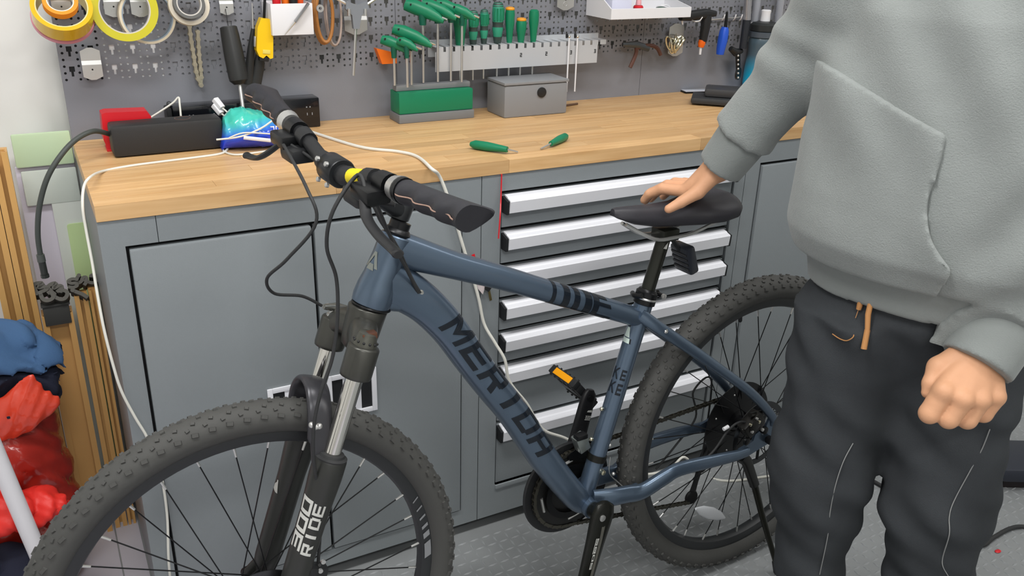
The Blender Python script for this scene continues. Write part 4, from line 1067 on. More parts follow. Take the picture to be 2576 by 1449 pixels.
# yellow box cutter
c = aty(665, 97, .440)
t = thing('utility_knife', 'bright yellow utility knife hanging left of the white bin', 'knife', M=Matrix.Translation(c) @ Matrix.Rotation(R(7), 4, 'Y') @ Matrix.Scale(kz(c), 4))
ky = MB().prism([(-.013, .050), (.008, .050), (.018, .036), (.021, -.045), (.014, -.048), (.004, -.040), (-.004, -.048), (-.014, -.044), (-.021, -.030), (-.021, .026)], (0, .013, 0), (1, 0, 0), (0, 0, 1), (0, -1, 0), .026)
obj('body', ky, mat('yellow_plastic', 'f1c40f', .35), t, smooth=20)
obj('front_plate', MB().bbox((-.006, -.0145, -.036), (.013, -.0125, -.026), .0006), mat('pale_yellow', 'e3cf62', .4), t)
obj('lower_grip', MB().bbox((-.012, -.010, -.056), (.012, .010, -.044), .003), M_black, t)
obj('slider', MB().bbox((-.026, -.006, -.022), (-.0215, .006, .004), .002), M_silver, t)
obj('hanging_strap', MB().bbox((-.006, .0, .048), (.001, .002, .105), .0008), M_blackm, t)
# white bin with tools
Yf = .415
p00 = aty(686, 90, Yf); p10 = aty(790, 84, Yf); p11 = aty(786, 8, Yf); p01 = aty(683, 10, Yf)
x0, x1 = p00.x, p10.x; z0, z1 = p00.z, p01.z
t = thing('white_bin', 'white plastic bin hooked on the board with tools standing in it', 'bin', (0, 0, 0))
bn = MB(); th = .002
bn.bbox((x0, Yf, z0), (x1, Yf + th, z1), .0008).bbox((x0, Yf + th, z0), (x0 + th, .497, z1), .0008).bbox((x1 - th, Yf + th, z0), (x1, .497, z1), .0008).bbox((x0 + th, .495, z0), (x1 - th, .497, z1), .0008).box((x0 + th, Yf + th, z0), (x1 - th, .495, z0 + th))
obj('bin_wall', bn, M_white, t)
for i, (fx, m, lab, hgt) in enumerate(((.12, M_red, 'red handle of a tool standing at the left in the white bin', .010), (.45, M_orange, 'orange handle of a tool standing in the middle of the white bin', .014), (.66, M_black, 'dark handle of a tool standing in the right half of the white bin', .008), (.90, mat('orange_red', 'e2521c', .4), 'orange-red grip of a tool at the right edge of the white bin', .02))):
    x = lerp(x0 + .012, x1 - .012, fx); y = .44 + .012 * (i % 2)
    tt = thing('tool_handle', lab, 'tool', (x, y, z0 + th))
    obj('grip', MB().lathe((0, 0, .02), (0, 0, 1), [(0, .004), (.02, .008), (.05, .0095), (z1 - z0 - .01 + hgt, .009), (z1 - z0 + hgt, .005)], 14), m, tt)
    obj('shank', MB().tube([(0, 0, 0), (0, 0, .025)], .003, 8), M_silver, tt)
a = aty(776, 8, .405); b = aty(742, 55, .405); c2 = aty(716, 88, .408)
t = thing('steel_pick', 'thin grey steel pick slanting across the front of the white bin', 'pick', a)
obj('handle', MB().tube([V((0, 0, 0)), b - a], [(.006, .003), (.007, .003)], 10, up=(0, 1, 0)), mat('grey_steel', '9a9b9c', .35, metal=.8), t)
obj('tip', MB().tube([b - a, c2 - a], [.003, .0008], 8), M_silver, t)
# coils of rubber tubing
def coil(lab, cx, cy, hw, hh, m, r_, Y, n=3):
    c = aty(cx, cy, Y); t = thing('tubing_coil', lab, 'tube', c); t.scale = (kz(c) * .95,) * 3
    for k in range(n):
        pts = []
        for i in range(28):
            a = 2 * math.pi * i / 28
            pts.append(V((math.cos(a) * (hw - .0022 * k) , -.007 * k + .002 * math.sin(3 * a + k), math.sin(a) * (hh - .003 * k) + .010 * abs(math.cos(a)) ** 3)))
        obj('loop', MB().tube(pts, r_, 8, closed=True), m, t)
    return t
coil('coil of amber rubber tubing hanging right of the white bin', 813, 42, .027, .070, mat('amber_rubber', 'a8713a', .4), .0045, .455)
coil('coil of clear plastic tubing overlapping the amber tubing', 838, 40, .023, .078, mat('clear_tubing', 'b5a59c', .25), .0030, .470, 2)
t = thing('steel_washer', 'steel washer hanging in front of the amber tubing', 'washer', aty(805, 21, .430)); obj('ring', MB().ringlathe((0, 0, 0), (0, 1, 0), [(-.002, .0035), (-.002, .0085), (.002, .0085), (.002, .0035)], 20), M_silver, t)
# Y wrench
c = aty(896, 22, .440)
t = thing('y_wrench', 'grey three-way Y wrench hanging between the amber tubing and the green keys', 'wrench', c)
q = lambda x, y, Y=.440: aty(x, y, Y) - c
yb = MB().prism([(q(*p_).x, q(*p_).z) for p_ in ((870, 2), (896, 12), (922, 4), (926, 22), (908, 38), (902, 72), (888, 72), (884, 38), (868, 22))], (0, .006, 0), (1, 0, 0), (0, 0, 1), (0, -1, 0), .012)
obj('body', yb, mat('grey_cast', '7d8288', .45), t, smooth=20)
for e_ in ((842, -6), (955, -10), (889, 190)):
    st_ = {842: (872, 10), 955: (922, 12), 889: (895, 68)}[e_[0]]
    obj('hex_arm', MB().tube([q(*st_), q(*e_)], .0034, 6), M_silver, t, smooth=0)
for e_ in ((878, 32), (919, 32)): obj('socket_end', MB().tube([q(e_[0], e_[1] - 10, .432), q(e_[0], e_[1] + 8, .432)], .0035, 8), M_silver, t)
hook_plate(893, 48, .060, .075, 'wide steel hook plate behind the three-way wrench')
# green handled hex keys standing in a green block
hb_x0, hb_x1 = aty(1004, 262, .40).x, aty(1190, 262, .40).x
t = thing('hex_key_stand', 'green and grey stand on the worktop holding the green-handled hex keys', 'stand', ((hb_x0 + hb_x1) / 2, .43, ZW))
hwid = (hb_x1 - hb_x0) / 2
zt_ = .075
obj('green_base', MB().bbox((-hwid, -.030, .022), (hwid, .030, zt_), .004), M_green, t)
obj('grey_foot', MB().bbox((-hwid - .002, -.034, 0), (hwid + .002, .034, .0215), .003), mat('grey_plastic', '77797b', .5), t)
obj('grey_rail', MB().bbox((-hwid, -.012, zt_ + .0005), (hwid, .012, zt_ + .014), .002), mat('grey_plastic', '77797b', .5), t)
def pkey(px, py, ln, r_, lab, Y, sx):
    c = aty(px, py, Y)
    t = thing('hex_key', lab, 'hex key', c, 'green-handled hex keys above the stand')
    dirv = V((.72, -.62, -.30)).normalized()
    rr = []; gp = MB()
    for u, rx, rz in ((-.02, .004, .006), (0, .008, .011), (.25, .010, .014), (.6, .0095, .0125), (.85, .007, .009), (1.0, .0035, .0045)):
        cc = dirv * (ln * u) + V((0, 0, -.010 * (u - .4) ** 2 * 2)); sd_ = V((dirv.y, -dirv.x, 0)).normalized(); up_ = sd_.cross(dirv)
        rr.append([cc + sd_ * math.cos(2 * math.pi * j / 14) * rx * r_ + up_ * math.sin(2 * math.pi * j / 14) * rz * r_ for j in range(14)])
    gp.rings(rr); obj('grip', gp, M_green, t)
    e_ = dirv * ln
    obj('ball_end', MB().tube([e_ - dirv * .004, e_ + dirv * .010], [.0028, .0028], 8), M_chrome, t)
    s0 = dirv * ln * .45
    z_low = ZW + zt_ + .016 - c.z
    obj('collar', MB().tube([s0, s0 + V((0, 0, -.035))], [.009 * r_, .0065 * r_], 12), M_greend, t)
    obj('shank', MB().tube([s0 + V((0, 0, -.033)), V((s0.x, s0.y, z_low))], .0030, 6), M_silver, t, smooth=0)
    obj('hang_hole', MB().lathe(dirv * ln * .12 + V((-.003, -.010 * r_, .002)), (0, -1, 0), [(0, .0034), (.0006, .0034)], 4), M_steeld, t)
pkey(1020, 8, .100, 1.25, 'largest green hex key handle, upper left of the upper row', .455, 1)
pkey(1062, 6, .090, 1.1, 'green hex key, second from the left in the upper row', .452, 1)
pkey(1098, 5, .085, 1.05, 'green hex key, third from the left in the upper row', .450, 1)
pkey(1134, 16, .066, .9, 'green hex key, rightmost of the upper row beside the screwdrivers', .425, 1)
pkey(990, 70, .100, 1.15, 'long green hex key handle, uppermost of the lower row', .440, 1)
pkey(960, 96, .070, .95, 'green hex key, leftmost of the lower row', .436, 1)
pkey(1000, 99, .052, .80, 'small green hex key, second in the lower row', .398, 1)
t = thing('orange_tool', 'orange plastic wedge left of the lower hex keys', 'tool', aty(965, 128, .47))
obj('wedge', MB().prism([(-.022, .008), (.030, -.006), (.030, -.030), (-.008, -.030)], (0, .01, 0), (1, 0, 0), (0, 0, 1), (0, -1, 0), .02), M_orange, t, smooth=0)
# screwdriver rack
Yr = .432
ra0 = aty(1095, 122, Yr); ra1 = aty(1528, 97, Yr)
zr = (ra0.z + ra1.z) / 2
t = thing('screwdriver_rack', 'pale steel rack with notches holding the green screwdrivers', 'rack', (ra0.x, Yr, zr))
Lr = ra1.x - ra0.x
M_rack = mat('pale_rack', 'bfc2c6', .4, metal=.2)
rk = MB().box((0, 0, -.060), (Lr - .03, .0015, -.012))
npr = 20
for k in range(npr):
    xa = k * Lr / npr
    rk.box((xa + .0035, 0, -.012), (xa + Lr / npr - .0035, .0015, 0)) if k not in () else None
    rk.box((xa + .0035, .0015, -.0015), (xa + Lr / npr - .0035, .045, 0))
rk.box((0, .045, -.030), (Lr, .0465, .012))
obj('rack_plate', rk, M_rack, t, smooth=0)
for k, tx in ((9, '2'), (12, '2'), (15, '3'), (18, '3')):
    xa = (k + .5) * Lr / npr
    obj('rack_number', decal(word(tx, xa - .003, xa + .003, -.034, -.024), lambda x, y: V((x, -.0006, y)), 1, 1), M_steeld, t, smooth=0)
def driver(px, y0, y1, wpx, style, lab, Y=Yr + .022):
    top = aty(px, y0, Y); bot = aty(px, y1, Y); s = wpx / 990 / 2 * kz(top)
    t = thing('screwdriver', lab, 'screwdriver', bot, 'green screwdrivers in the rack')
    h = top.z - bot.z
    prof = [(0, s * .45), (h * .08, s * .6), (h * .25, s * .78), (h * .38, s * .95), (h * .46, s * .80), (h * .55, s * .92), (h * .75, s), (h * .93, s * .9), (h * .985, s * .7), (h, s * .3)] if style == 'two' else \
           [(0, s * .5), (h * .12, s * .62), (h * .35, s * .72), (h * .6, s * .95), (h * .85, s), (h * .96, s * .9), (h, s * .6)]
    obj('handle', MB().lathe((0, 0, 0), (0, 0, 1), prof, 20), M_green if style != 'two' else mat('mint_grip', '2f8f72', .4), t)
    if style == 'two':
        obj('grip_cap', MB().lathe((0, 0, h * .9), (0, 0, 1), [(0, s * .93), (h * .05, s * .86), (h * .09, s * .66), (h * .105, s * .3)], 20), mat('dark_grip', '33423e', .45), t)
        obj('grip_waist', MB().lathe((0, 0, h * .42), (0, 0, 1), [(0, s * .90), (h * .03, s * .86), (h * .08, s * .88), (h * .12, s * .95)], 20), mat('dark_grip', '33423e', .45), t)
        obj('grip_base', MB().lathe((0, 0, -.001), (0, 0, 1), [(0, s * .50), (h * .08, s * .66), (h * .20, s * .80)], 20), mat('dark_grip', '33423e', .45), t)
        for k in range(5):
            a = R(-150 + 30 * k)
            obj('grip_flute', MB().tube([V((math.cos(a) * s * .97, math.sin(a) * s * .97, h * .58)), V((math.cos(a) * s * .99, math.sin(a) * s * .99, h * .86))], [.0022, .0022], 6), M_green, t)
    if style == 'cap':
        obj('end_cap', MB().lathe((0, 0, h * .97), (0, 0, 1), [(0, s * .9), (.003, s * .95), (.006, s * .8), (.0075, s * .4)], 16), mat('amber_cap', 'e69a25', .4), t)
    obj('shaft', MB().tube([V((0, 0, .002)), V((0, 0, -.085))], .0028, 10), M_silver, t)
    return t
driver(1157, 18, 124, 36, 'plain', 'plain green screwdriver at the left end of the rack')
driver(1190, 26, 116, 25, 'two', 'two-tone green screwdriver, second from the left in the rack')
driver(1217, 23, 113, 22, 'two', 'slim two-tone green screwdriver, third from the left in the rack')
driver(1251, 5, 112, 30, 'two', 'tallest two-tone green screwdriver, in the middle of the rack')
driver(1281, 22, 110, 25, 'cap', 'long green screwdriver with an amber end cap')
driver(1310, 50, 110, 27, 'cap', 'short green screwdriver with an amber end cap')
driver(1341, 24, 108, 26, 'plain', 'plain green screwdriver at the right of the rack')
for px, lb in ((1432, 'thin steel rod with a ball end at the right of the rack, left one'), (1453, 'thin steel rod with a ball end at the right of the rack, right one')):
    a = aty(px, 92, Yr - .006); t = thing('ball_end_rod', lb, 'rod', a)
    obj('rod', MB().tube([(0, 0, -.004), (0, 0, -.145)], .0022, 8), M_white, t)
    obj('ball', MB().sphere((0, 0, 0), .0042, 12, 8), M_chrome, t)
    obj('ball_cap', MB().lathe((-.005, .004, -.004), (0, 0, 1), [(0, .003), (.010, .0035), (.012, .002)], 10), M_black, t)
# white tray shelf
Yt = .375
fL = aty(1537, 50, Yt); fR = aty(1738, 38, Yt); fT = aty(1537, 23, Yt)
t = thing('white_tray', 'white wall tray with a raised left side, cut by the top edge of the photo', 'tray', (0, 0, 0))
xa, xb, zb_, zl = fL.x, fR.x, fL.z, fT.z
ty = MB().bbox((xa, Yt, zb_), (xb, Yt + .003, zl), .001).box((xa + .003, Yt + .003, zb_), (xb, .497, zb_ + .003)).prism([(Yt + .003, zb_), (.497, zb_), (.497, zb_ + .09), (Yt + .003, zl)], (xa, 0, 0), (0, 1, 0), (0, 0, 1), (1, 0, 0), .003).box((xa + .003, .494, zb_ + .003), (xb, .497, zb_ + .04))
ty.prism([(Yt + .003, zb_), (.494, zb_), (.494, zb_ + .05), (Yt + .003, zl)], (xb - .003, 0, 0), (0, 1, 0), (0, 0, 1), (1, 0, 0), .003)
obj('tray_shell', ty, M_white, t, smooth=0)
zs = zb_ + .003
tt = thing('small_carton', 'small white carton in the left part of the white tray', 'box', (xa + .055, .43, zs)); obj('carton_body', MB().bbox((-.032, -.022, 0), (.032, .022, .075), .002), mat('carton_white', 'dedff0', .6), tt); obj('carton_flap', MB().bbox((-.030, -.026, .068), (.030, -.0225, .078), .001), M_white, tt)
tt = thing('red_bottle_cap', 'small red cap beside the carton in the white tray', 'cap', (xa + .125, .43, zs)); obj('cap_shell', MB().lathe((0, 0, 0), (0, 0, 1), [(0, .014), (.022, .014), (.026, .011)], 20), M_red, tt); obj('cap_collar', MB().lathe((0, 0, 0), (0, 0, 1), [(.027, .008), (.04, .007), (.045, .004)], 14), mat('pink_plastic', 'e5a7ab', .5), tt)
tt = thing('wire_bundle', 'bundle of dark green and white wire at the right of the white tray', 'wire', (xb - .055, .43, zs + .006))
for k in range(4):
    obj('wire_loop', MB().tube([V((math.cos(a_) * (.028 - .003 * k), math.sin(a_) * .016, .003 + .004 * k + .003 * math.sin(2 * a_))) for a_ in np.linspace(0, 2 * math.pi, 20)[:-1]], .0022, 6, closed=True), mat('wire_green', '2d4a3c', .5) if k % 2 == 0 else M_white, tt)
# bunch of chain links on the hook plate
t = thing('link_bunch', 'bunch of shiny steel chain links hanging from a hook plate', 'chain links', aty(1698, 88, .462))
obj('hook_wire', MB().tube([V((0, .024, 0)), V((0, -.004, 0)), V((0, -.006, .005))], .0016, 8), M_silver, t)
for k in range(8):
    cx = -.020 + .0057 * k; zc = -.022 - .004 * (k % 3); a0 = R(-25 + 9 * k)
    pts = [V((math.cos(a_) * .0075, 0, math.sin(a_) * .021)) for a_ in np.linspace(0, 2 * math.pi, 18)[:-1]]
    M = Matrix.Translation((cx, -.002 - .004 * (k % 2), zc)) @ Matrix.Rotation(a0, 4, 'Y') @ Matrix.Rotation(R(50 if k % 2 else -40), 4, 'Z')
    obj('steel_link', MB().tube([M @ p_ for p_ in pts], .0034, 8, closed=True), mat('shiny_link', 'cfcab4', .18, metal=1), t)
# brown handled pliers, low
c = aty(1622, 116, .462); t = thing('brown_pliers', 'old pliers with brown worn handles hanging below the white tray', 'pliers', c)
q = lambda x, y, Y=.462: aty(x, y, Y) - c
obj('jaw', MB().tube([q(1566, 112), q(1600, 112), q(1632, 122)], [(.004, .006), (.008, .010), (.006, .009)], 10, up=(0, 1, 0)), mat('dull_steel', '5f6468', .4, metal=.8), t)
obj('handle', MB().tube(spline([q(1600, 122), q(1630, 114), q(1652, 120), q(1662, 138)], 4), .0055, 10), mat('brown_rubber', '5a3a30', .5), t)
obj('handle', MB().tube(spline([q(1600, 116), q(1600, 135), q(1585, 170)], 4), .0055, 10), mat('brown_rubber', '5a3a30', .5), t)
# black pistol tool with an orange collar
c = aty(1765, 45, .445); t = thing('pistol_tool', 'black pistol-shaped tool with an orange collar hanging right of the white tray', 'tool', c)
q = lambda x, y, Y=.445: aty(x, y, Y) - c
obj('body', MB().tube([q(1712, 42), q(1735, 40), q(1775, 34), q(1798, 34)], [(.011, .010), (.014, .012), (.014, .013), (.008, .010)], 14, up=(0, 0, 1), e=3), M_black, t)
obj('grip', MB().tube([q(1778, 38), q(1774, 70), q(1768, 104)], [(.014, .014), (.0135, .0125), (.0105, .0105)], 16, up=(0, 1, 0), e=2.6), M_black, t)
obj('collar', MB().tube([q(1767, 101), q(1765, 110), q(1763, 119)], [.0100, .0110, .0080], 18), mat('vivid_orange', 'f06a10', .4), t)
obj('nozzle', MB().tube([q(1763, 118), q(1761, 137)], [.0042, .0034], 12), M_white, t)
obj('tip', MB().tube([q(1715, 40), q(1717, 62)], [.0048, .0018], 10), M_white, t)
obj('hanger', MB().tube(spline([q(1738, 50, .44), q(1750, 54, .425), q(1760, 52, .42), q(1767, 43, .42)], 4), .0018, 8), M_silver, t)
# wire hook row and blue handled driver
c = aty(1825, 44, .47); t = thing('hook_row', 'row of white wire hooks above the blue handle', 'hook', c)
q = lambda x, y, Y=.455: aty(x, y, Y) - c
obj('bar', MB().tube([q(1783, 50, .492), q(1865, 43, .492)], .002, 8), M_silver, t)
for px in (1787, 1818, 1846, 1862): obj('prong', MB().tube(spline([q(px, 49, .492), q(px - 2, 52, .46), q(px + 2, 47, .44), q(px + 6, 36, .437)], 4), .0016, 7), M_white, t)
c = aty(1824, 46, .452); t = thing('blue_driver', 'tool with a bright blue handle hanging handle-down on the right board', 'screwdriver', c)
q = lambda x, y, Y=.452: aty(x, y, Y) - c
obj('handle', MB().tube([q(1824, 68), q(1822, 78), q(1818, 100), q(1813, 124), q(1811, 137)], [(.009, .008), (.013, .012), (.0145, .0125), (.0125, .011), (.010, .010)], 14, up=(0, 1, 0), e=2.8), mat('blue_grip', '2456c8', .4), t)
obj('shank', MB().tube([q(1829, 30), q(1825, 70)], [.0035, .0055], 10), M_blackm, t)
# rear derailleur hanging, mini pump, clear tubes
c = aty(1856, 120, .46); t = thing('hanging_derailleur', 'used black derailleur hanging at the right, its pulley just above the worktop', 'derailleur', c)
q = lambda x, y, Y=.46: aty(x, y, Y) - c
obj('knuckle', MB().tube([q(1838, 122), q(1850, 132), q(1866, 128)], [.008, .012, .007], 12), M_black, t)
obj('cage', MB().tube([q(1856, 130), q(1857, 185)], [(.002, .010), (.002, .008)], 8, up=(0, 1, 0)), M_blackm, t)
obj('pulley', MB().lathe(q(1857, 185), (0.5, -1, 0), [(-.004, .004), (-.003, .019), (.003, .019), (.004, .004)], 20), M_black, t)
for k in range(6): obj('chain_roller', MB().sphere(q(1857, 140 + k * 11, .446), .0036, 8, 6), M_silver, t)
c = aty(1872, 80, .455); t = thing('mini_pump', 'dark upright mini pump between the blue handle and the water bottle', 'pump', c)
q = lambda x, y, Y=.455: aty(x, y, Y) - c
obj('barrel', MB().tube([q(1883, -20), q(1879, 50)], .011, 16), mat('silver_barrel', 'a9a9ae', .3, metal=.7), t)
obj('pump_handle', MB().tube([q(1879, 50), q(1868, 122)], [.0125, .0105], 16), mat('navy_black', '23272e', .4), t)
for i, (px, lb) in enumerate(((1899, 'clear plastic tube standing left of the bottle nozzle'), (1958, 'clear plastic tube standing right of the bottle nozzle'))):
    a = aty(px, 45, .475); t = thing('clear_tube', lb, 'tube', a)
    obj('tube_wall', MB().ringlathe((0, 0, 0), (0, 0, 1), [(-.02, .0095), (-.02, .0115), (.14, .0115), (.14, .0095)], 20), mat('clear_plastic', 'cfd2da', .12, trans=.6), t)
    obj('tube_cap', MB().lathe((0, 0, -.024), (0, 0, 1), [(0, .010), (.001, .012), (.012, .012), (.013, .010)], 16), M_white, t)
t = thing('yellow_tag', 'yellow tag beside the sleeve at the right of the water bottle', 'tag', aty(1977, 80, .46)); obj('tag_plate', MB().bbox((-.008, -.0015, -.014), (.008, .0015, .010), .001), mat('tag_yellow', 'd8cf25', .5), t); obj('tag_knob', MB().sphere((-.012, 0, -.02), .007, 10, 8), M_silver, t)
# water bottle
b0 = atz(1904, 211, ZW); b0.y = min(b0.y, .452); b0 = V((aty(1904, 205, .452).x, .452, ZW))
t = thing('water_bottle', 'dark grey and cyan squeeze bottle with a white nozzle at the back of the worktop', 'bottle', b0)
obj('bottle_body', MB().lathe((0, 0, 0), (0, 0, 1), [(0, .030), (.002, .036), (.02, .0375), (.055, .0370), (.080, .0345), (.090, .0330), (.105, .0330), (.118, .0350), (.128, .0350), (.134, .0325)], 36), None or (lambda: None)() or mat('bottle_tmp', '2a9fc0', .3), t); t.scale = (1.17,) * 3
def grad_mat():
    m = bpy.data.materials.new('cyan_to_smoke_plastic'); m.use_nodes = True; nt = m.node_tree; N = nt.nodes; L = nt.links; b = N['Principled BSDF']
    b.inputs['Roughness'].default_value = .28
    tc = N.new('ShaderNodeTexCoord'); sx = N.new('ShaderNodeSeparateXYZ'); cr = N.new('ShaderNodeValToRGB'); mr = N.new('ShaderNodeMapRange')
    mr.inputs[1].default_value = 0; mr.inputs[2].default_value = .134
    L.new(tc.outputs['Object'], sx.inputs[0]); L.new(sx.outputs[2], mr.inputs[0]); L.new(mr.outputs[0], cr.inputs[0]); L.new(cr.outputs[0], b.inputs['Base Color'])
    e = cr.color_ramp.elements; e[0].position = .25; e[0].color = (*lin('12a6cf'), 1); e[1].position = .68; e[1].color = (*lin('4c5f6b'), 1)
    return m
for ch_ in t.children: ch_.data.materials[0] = grad_mat()
obj('neck_band', MB().lathe((0, 0, .1345), (0, 0, 1), [(0, .033), (.001, .0375), (.014, .0375), (.015, .034)], 36), mat('slate_band', '4b535c', .4), t)
obj('screw_lid', MB().lathe((0, 0, .150), (0, 0, 1), [(0, .033), (.001, .0355), (.016, .0355), (.022, .030), (.024, .018)], 36), mat('lid_black', '26292a', .4), t)
obj('nozzle', MB().lathe((0, 0, .1745), (0, 0, 1), [(0, .0125), (.018, .0115), (.026, .0125), (.028, .010)], 24), M_white, t)

# ================================================================== things on the worktop
def place(px, py): p_ = atz(px, py, ZW); return p_
# black charger box
A = place(288, 400); B = place(566, 374); 
ex = (B - A).normalized(); ey = V((-ex.y, ex.x, 0)); Lb = (B - A).length
M = Matrix(((ex.x, ey.x, 0, A.x), (ex.y, ey.y, 0, A.y), (0, 0, 1, A.z), (0, 0, 0, 1)))
t = thing('black_speaker_box', 'matt black oblong speaker box lying at the left end of the worktop', 'speaker', M=M)
Hb = .066
obj('case', MB().bbox((0, 0, .0015), (Lb, .060, Hb), .008), mat('soft_black', '2a2a2b', .5, bump=.15, bscale=900), t, smooth=50)
obj('control_ring', MB().ringlathe((Lb * .66, .030, Hb), (0, 0, 1), [(0, .0150), (.0006, .0150), (.0006, .0162), (0, .0162)], 32), mat('copper_ring', '6b5148', .4), t)
for k in range(4): obj('rubber_foot', MB().lathe(((.02, Lb - .02)[k % 2], (.012, .048)[k // 2], 0), (0, 0, 1), [(0, .005), (.002, .005)], 12), M_rubber, t)
# hose from the box, hanging left of the bench
h0 = M @ V((0, .03, .045))
hp_ = [h0, aty(235, 330, .30), aty(190, 352, .28), aty(150, 395, .26), aty(118, 450, .25), aty(99, 520, .25), aty(95, 590, .25), aty(102, 645, .25)]
t = thing('grey_hose', 'dark grey hose curving down from the black speaker box past the bench end', 'hose', (0, 0, 0))
obj('hose', MB().tube(spline(hp_, 7), .0052, 12), mat('hose_grey', '3f4441', .5), t, smooth=60)
a, b = aty(101, 640, .25), aty(114, 698, .25)
obj('hose_collar', MB().tube([a, a.lerp(b, .3)], [.0075, .0078], 14), mat('collar_grey', '4a4e4b', .45), t)
obj('connector', MB().tube([a.lerp(b, .28), a.lerp(b, .85)], .0068, 14).tube([a.lerp(b, .86), b], .0078, 8), mat('connector_dark', '2c2f2d', .4), t)
# red dispenser behind the box
c = place(262, 372); c = V((.047, .36, ZW))
c = aty(318, 330, .40); c.z = ZW
t = thing('red_dispenser', 'glossy red plastic tape dispenser behind the black speaker box', 'dispenser', c)
q = lambda x, y: aty(x, y, .40) - c
pz = lambda *P: [(q(*p_).x, q(*p_).z) for p_ in P]
zz = 0.0
poly = pz((252, 280), (262, 276), (365, 272), (376, 285), (378, 298), (345, 300), (330, 303), (300, 296), (277, 300), (271, 312), (274, 345), (281, 372), (270, 372), (258, 345))
mn = min(p_[1] for p_ in poly)
poly = [(x, z - mn) for x, z in poly]
obj('shell', MB().prism(poly, (0, .022, 0), (1, 0, 0), (0, 0, 1), (0, -1, 0), .044), M_red, t, smooth=20)
obj('base_plate', MB().bbox((poly[0][0], -.024, .0), (poly[4][0] - .01, .024, .004), .001), M_red, t)
obj('tape_end', MB().lathe((.004, 0, poly[6][1] - .006), (0, 1, 0), [(-.012, .010), (.012, .010)], 20), mat('tan_tape', 'c9b98a', .5), t)
# power strip
A = aty(434, 300, .455); B = aty(800, 272, .455)
zt0 = aty(434, 252, .44).z - ZW
t = thing('black_power_strip', 'long black power strip standing against the board behind the blue pouch', 'power strip', (A.x, .440, ZW))
Lp = B.x - A.x
obj('case', MB().bbox((0, -.0, 0), (Lp, .050, .070), .004), mat('piano_black', '0f1116', .15, coat=.4), t)
obj('end_cap', MB().bbox((-.012, .002, .0), (-.0005, .048, .068), .004), M_black, t)
obj('clip_knob', MB().sphere((-.002, .024, .074), .006, 12, 8), mat('knob_grey', '3f4143', .4), t)
for k in range(6):
    for j, (dx, dz) in enumerate(((0, .048), (.008, .048), (.001, .030), (.013, .030))):
        xx = Lp * (.10 + .16 * k) + dx
        obj('socket_mark', MB().box((xx, -.0006, dz), (xx + (.003 if j < 2 else .002), -.0001, dz + (.003 if j < 2 else .006))), mat('grey_print', '8b8d90', .5), t, smooth=0)
# plugs
for i, (px, py, lb) in enumerate(((549, 262, 'upper white charging plug leaning on the blue pouch'), (547, 276, 'lower white charging plug leaning on the blue pouch'))):
    a = aty(px - 8, py - 12, .40); b = aty(px + 10, py + 10, .385); d = (b - a).normalized()
    t = thing('charging_plug', lb, 'plug', a, 'white charging plugs')
    obj('plug_body', MB().tube([V((0, 0, 0)), b - a], [(.0065, .0075), (.006, .007)], 12, e=4), M_white, t)
    obj('plug_cord', MB().tube(spline([b - a, aty(px + 22, py + 20, .375) - a, aty(px + 40, py + 45, .37) - a], 4), .0019, 8), M_cable, t)
# blue pouch
def noise3(p_, f):
    return math.sin(p_[0] * f + 1.3 * math.sin(p_[1] * f * .7 + 2)) * math.cos(p_[2] * f * 1.1 + 1.7 * math.sin(p_[0] * f * .6))
pc = [((558, 300), .030), ((590, 272), .040), ((640, 275), .045), ((700, 290), .050), ((735, 330), .050)]
A = place(560, 384); B = place(735, 372)
ex = (B - A).normalized(); ey = V((-ex.y, ex.x, 0)); Lq = (B - A).length
M = Matrix(((ex.x, ey.x, 0, A.x), (ex.y, ey.y, 0, A.y), (0, 0, 1, A.z), (0, 0, 0, 1)))
t = thing('blue_pouch', 'crumpled teal and blue foil pouch between the speaker box and the handlebar', 'pouch', M=M)
NX, NA = 34, 30
def topz(u): return np.interp(u, [0, .08, .2, .35, .5, .7, .85, 1], [.010, .066, .082, .083, .078, .070, .052, .016])
rr = []
for i in range(NX + 1):
    u = i / NX; h = float(topz(u)); dpt = .040 + .018 * math.sin(math.pi * u); ring = []
    for j in range(NA):
        a = 2 * math.pi * j / NA; ca, sa = math.cos(a), math.sin(a)
        y = .046 + dpt * math.copysign(abs(ca) ** .8, ca) * (1 - .35 * max(0, sa)); z = h * .5 + h * .5 * math.copysign(abs(sa) ** .8, sa)
        p_ = V((u * Lq, y, z)); n_ = noise3(p_, 110) * .0035 + noise3(p_ * 2.3, 130) * .0018
        if z < .006: n_ = 0
        ring.append(V((p_.x + n_ * .5, p_.y + n_ * math.copysign(1, ca), max(.0006, p_.z + n_))))
    rr.append(ring)
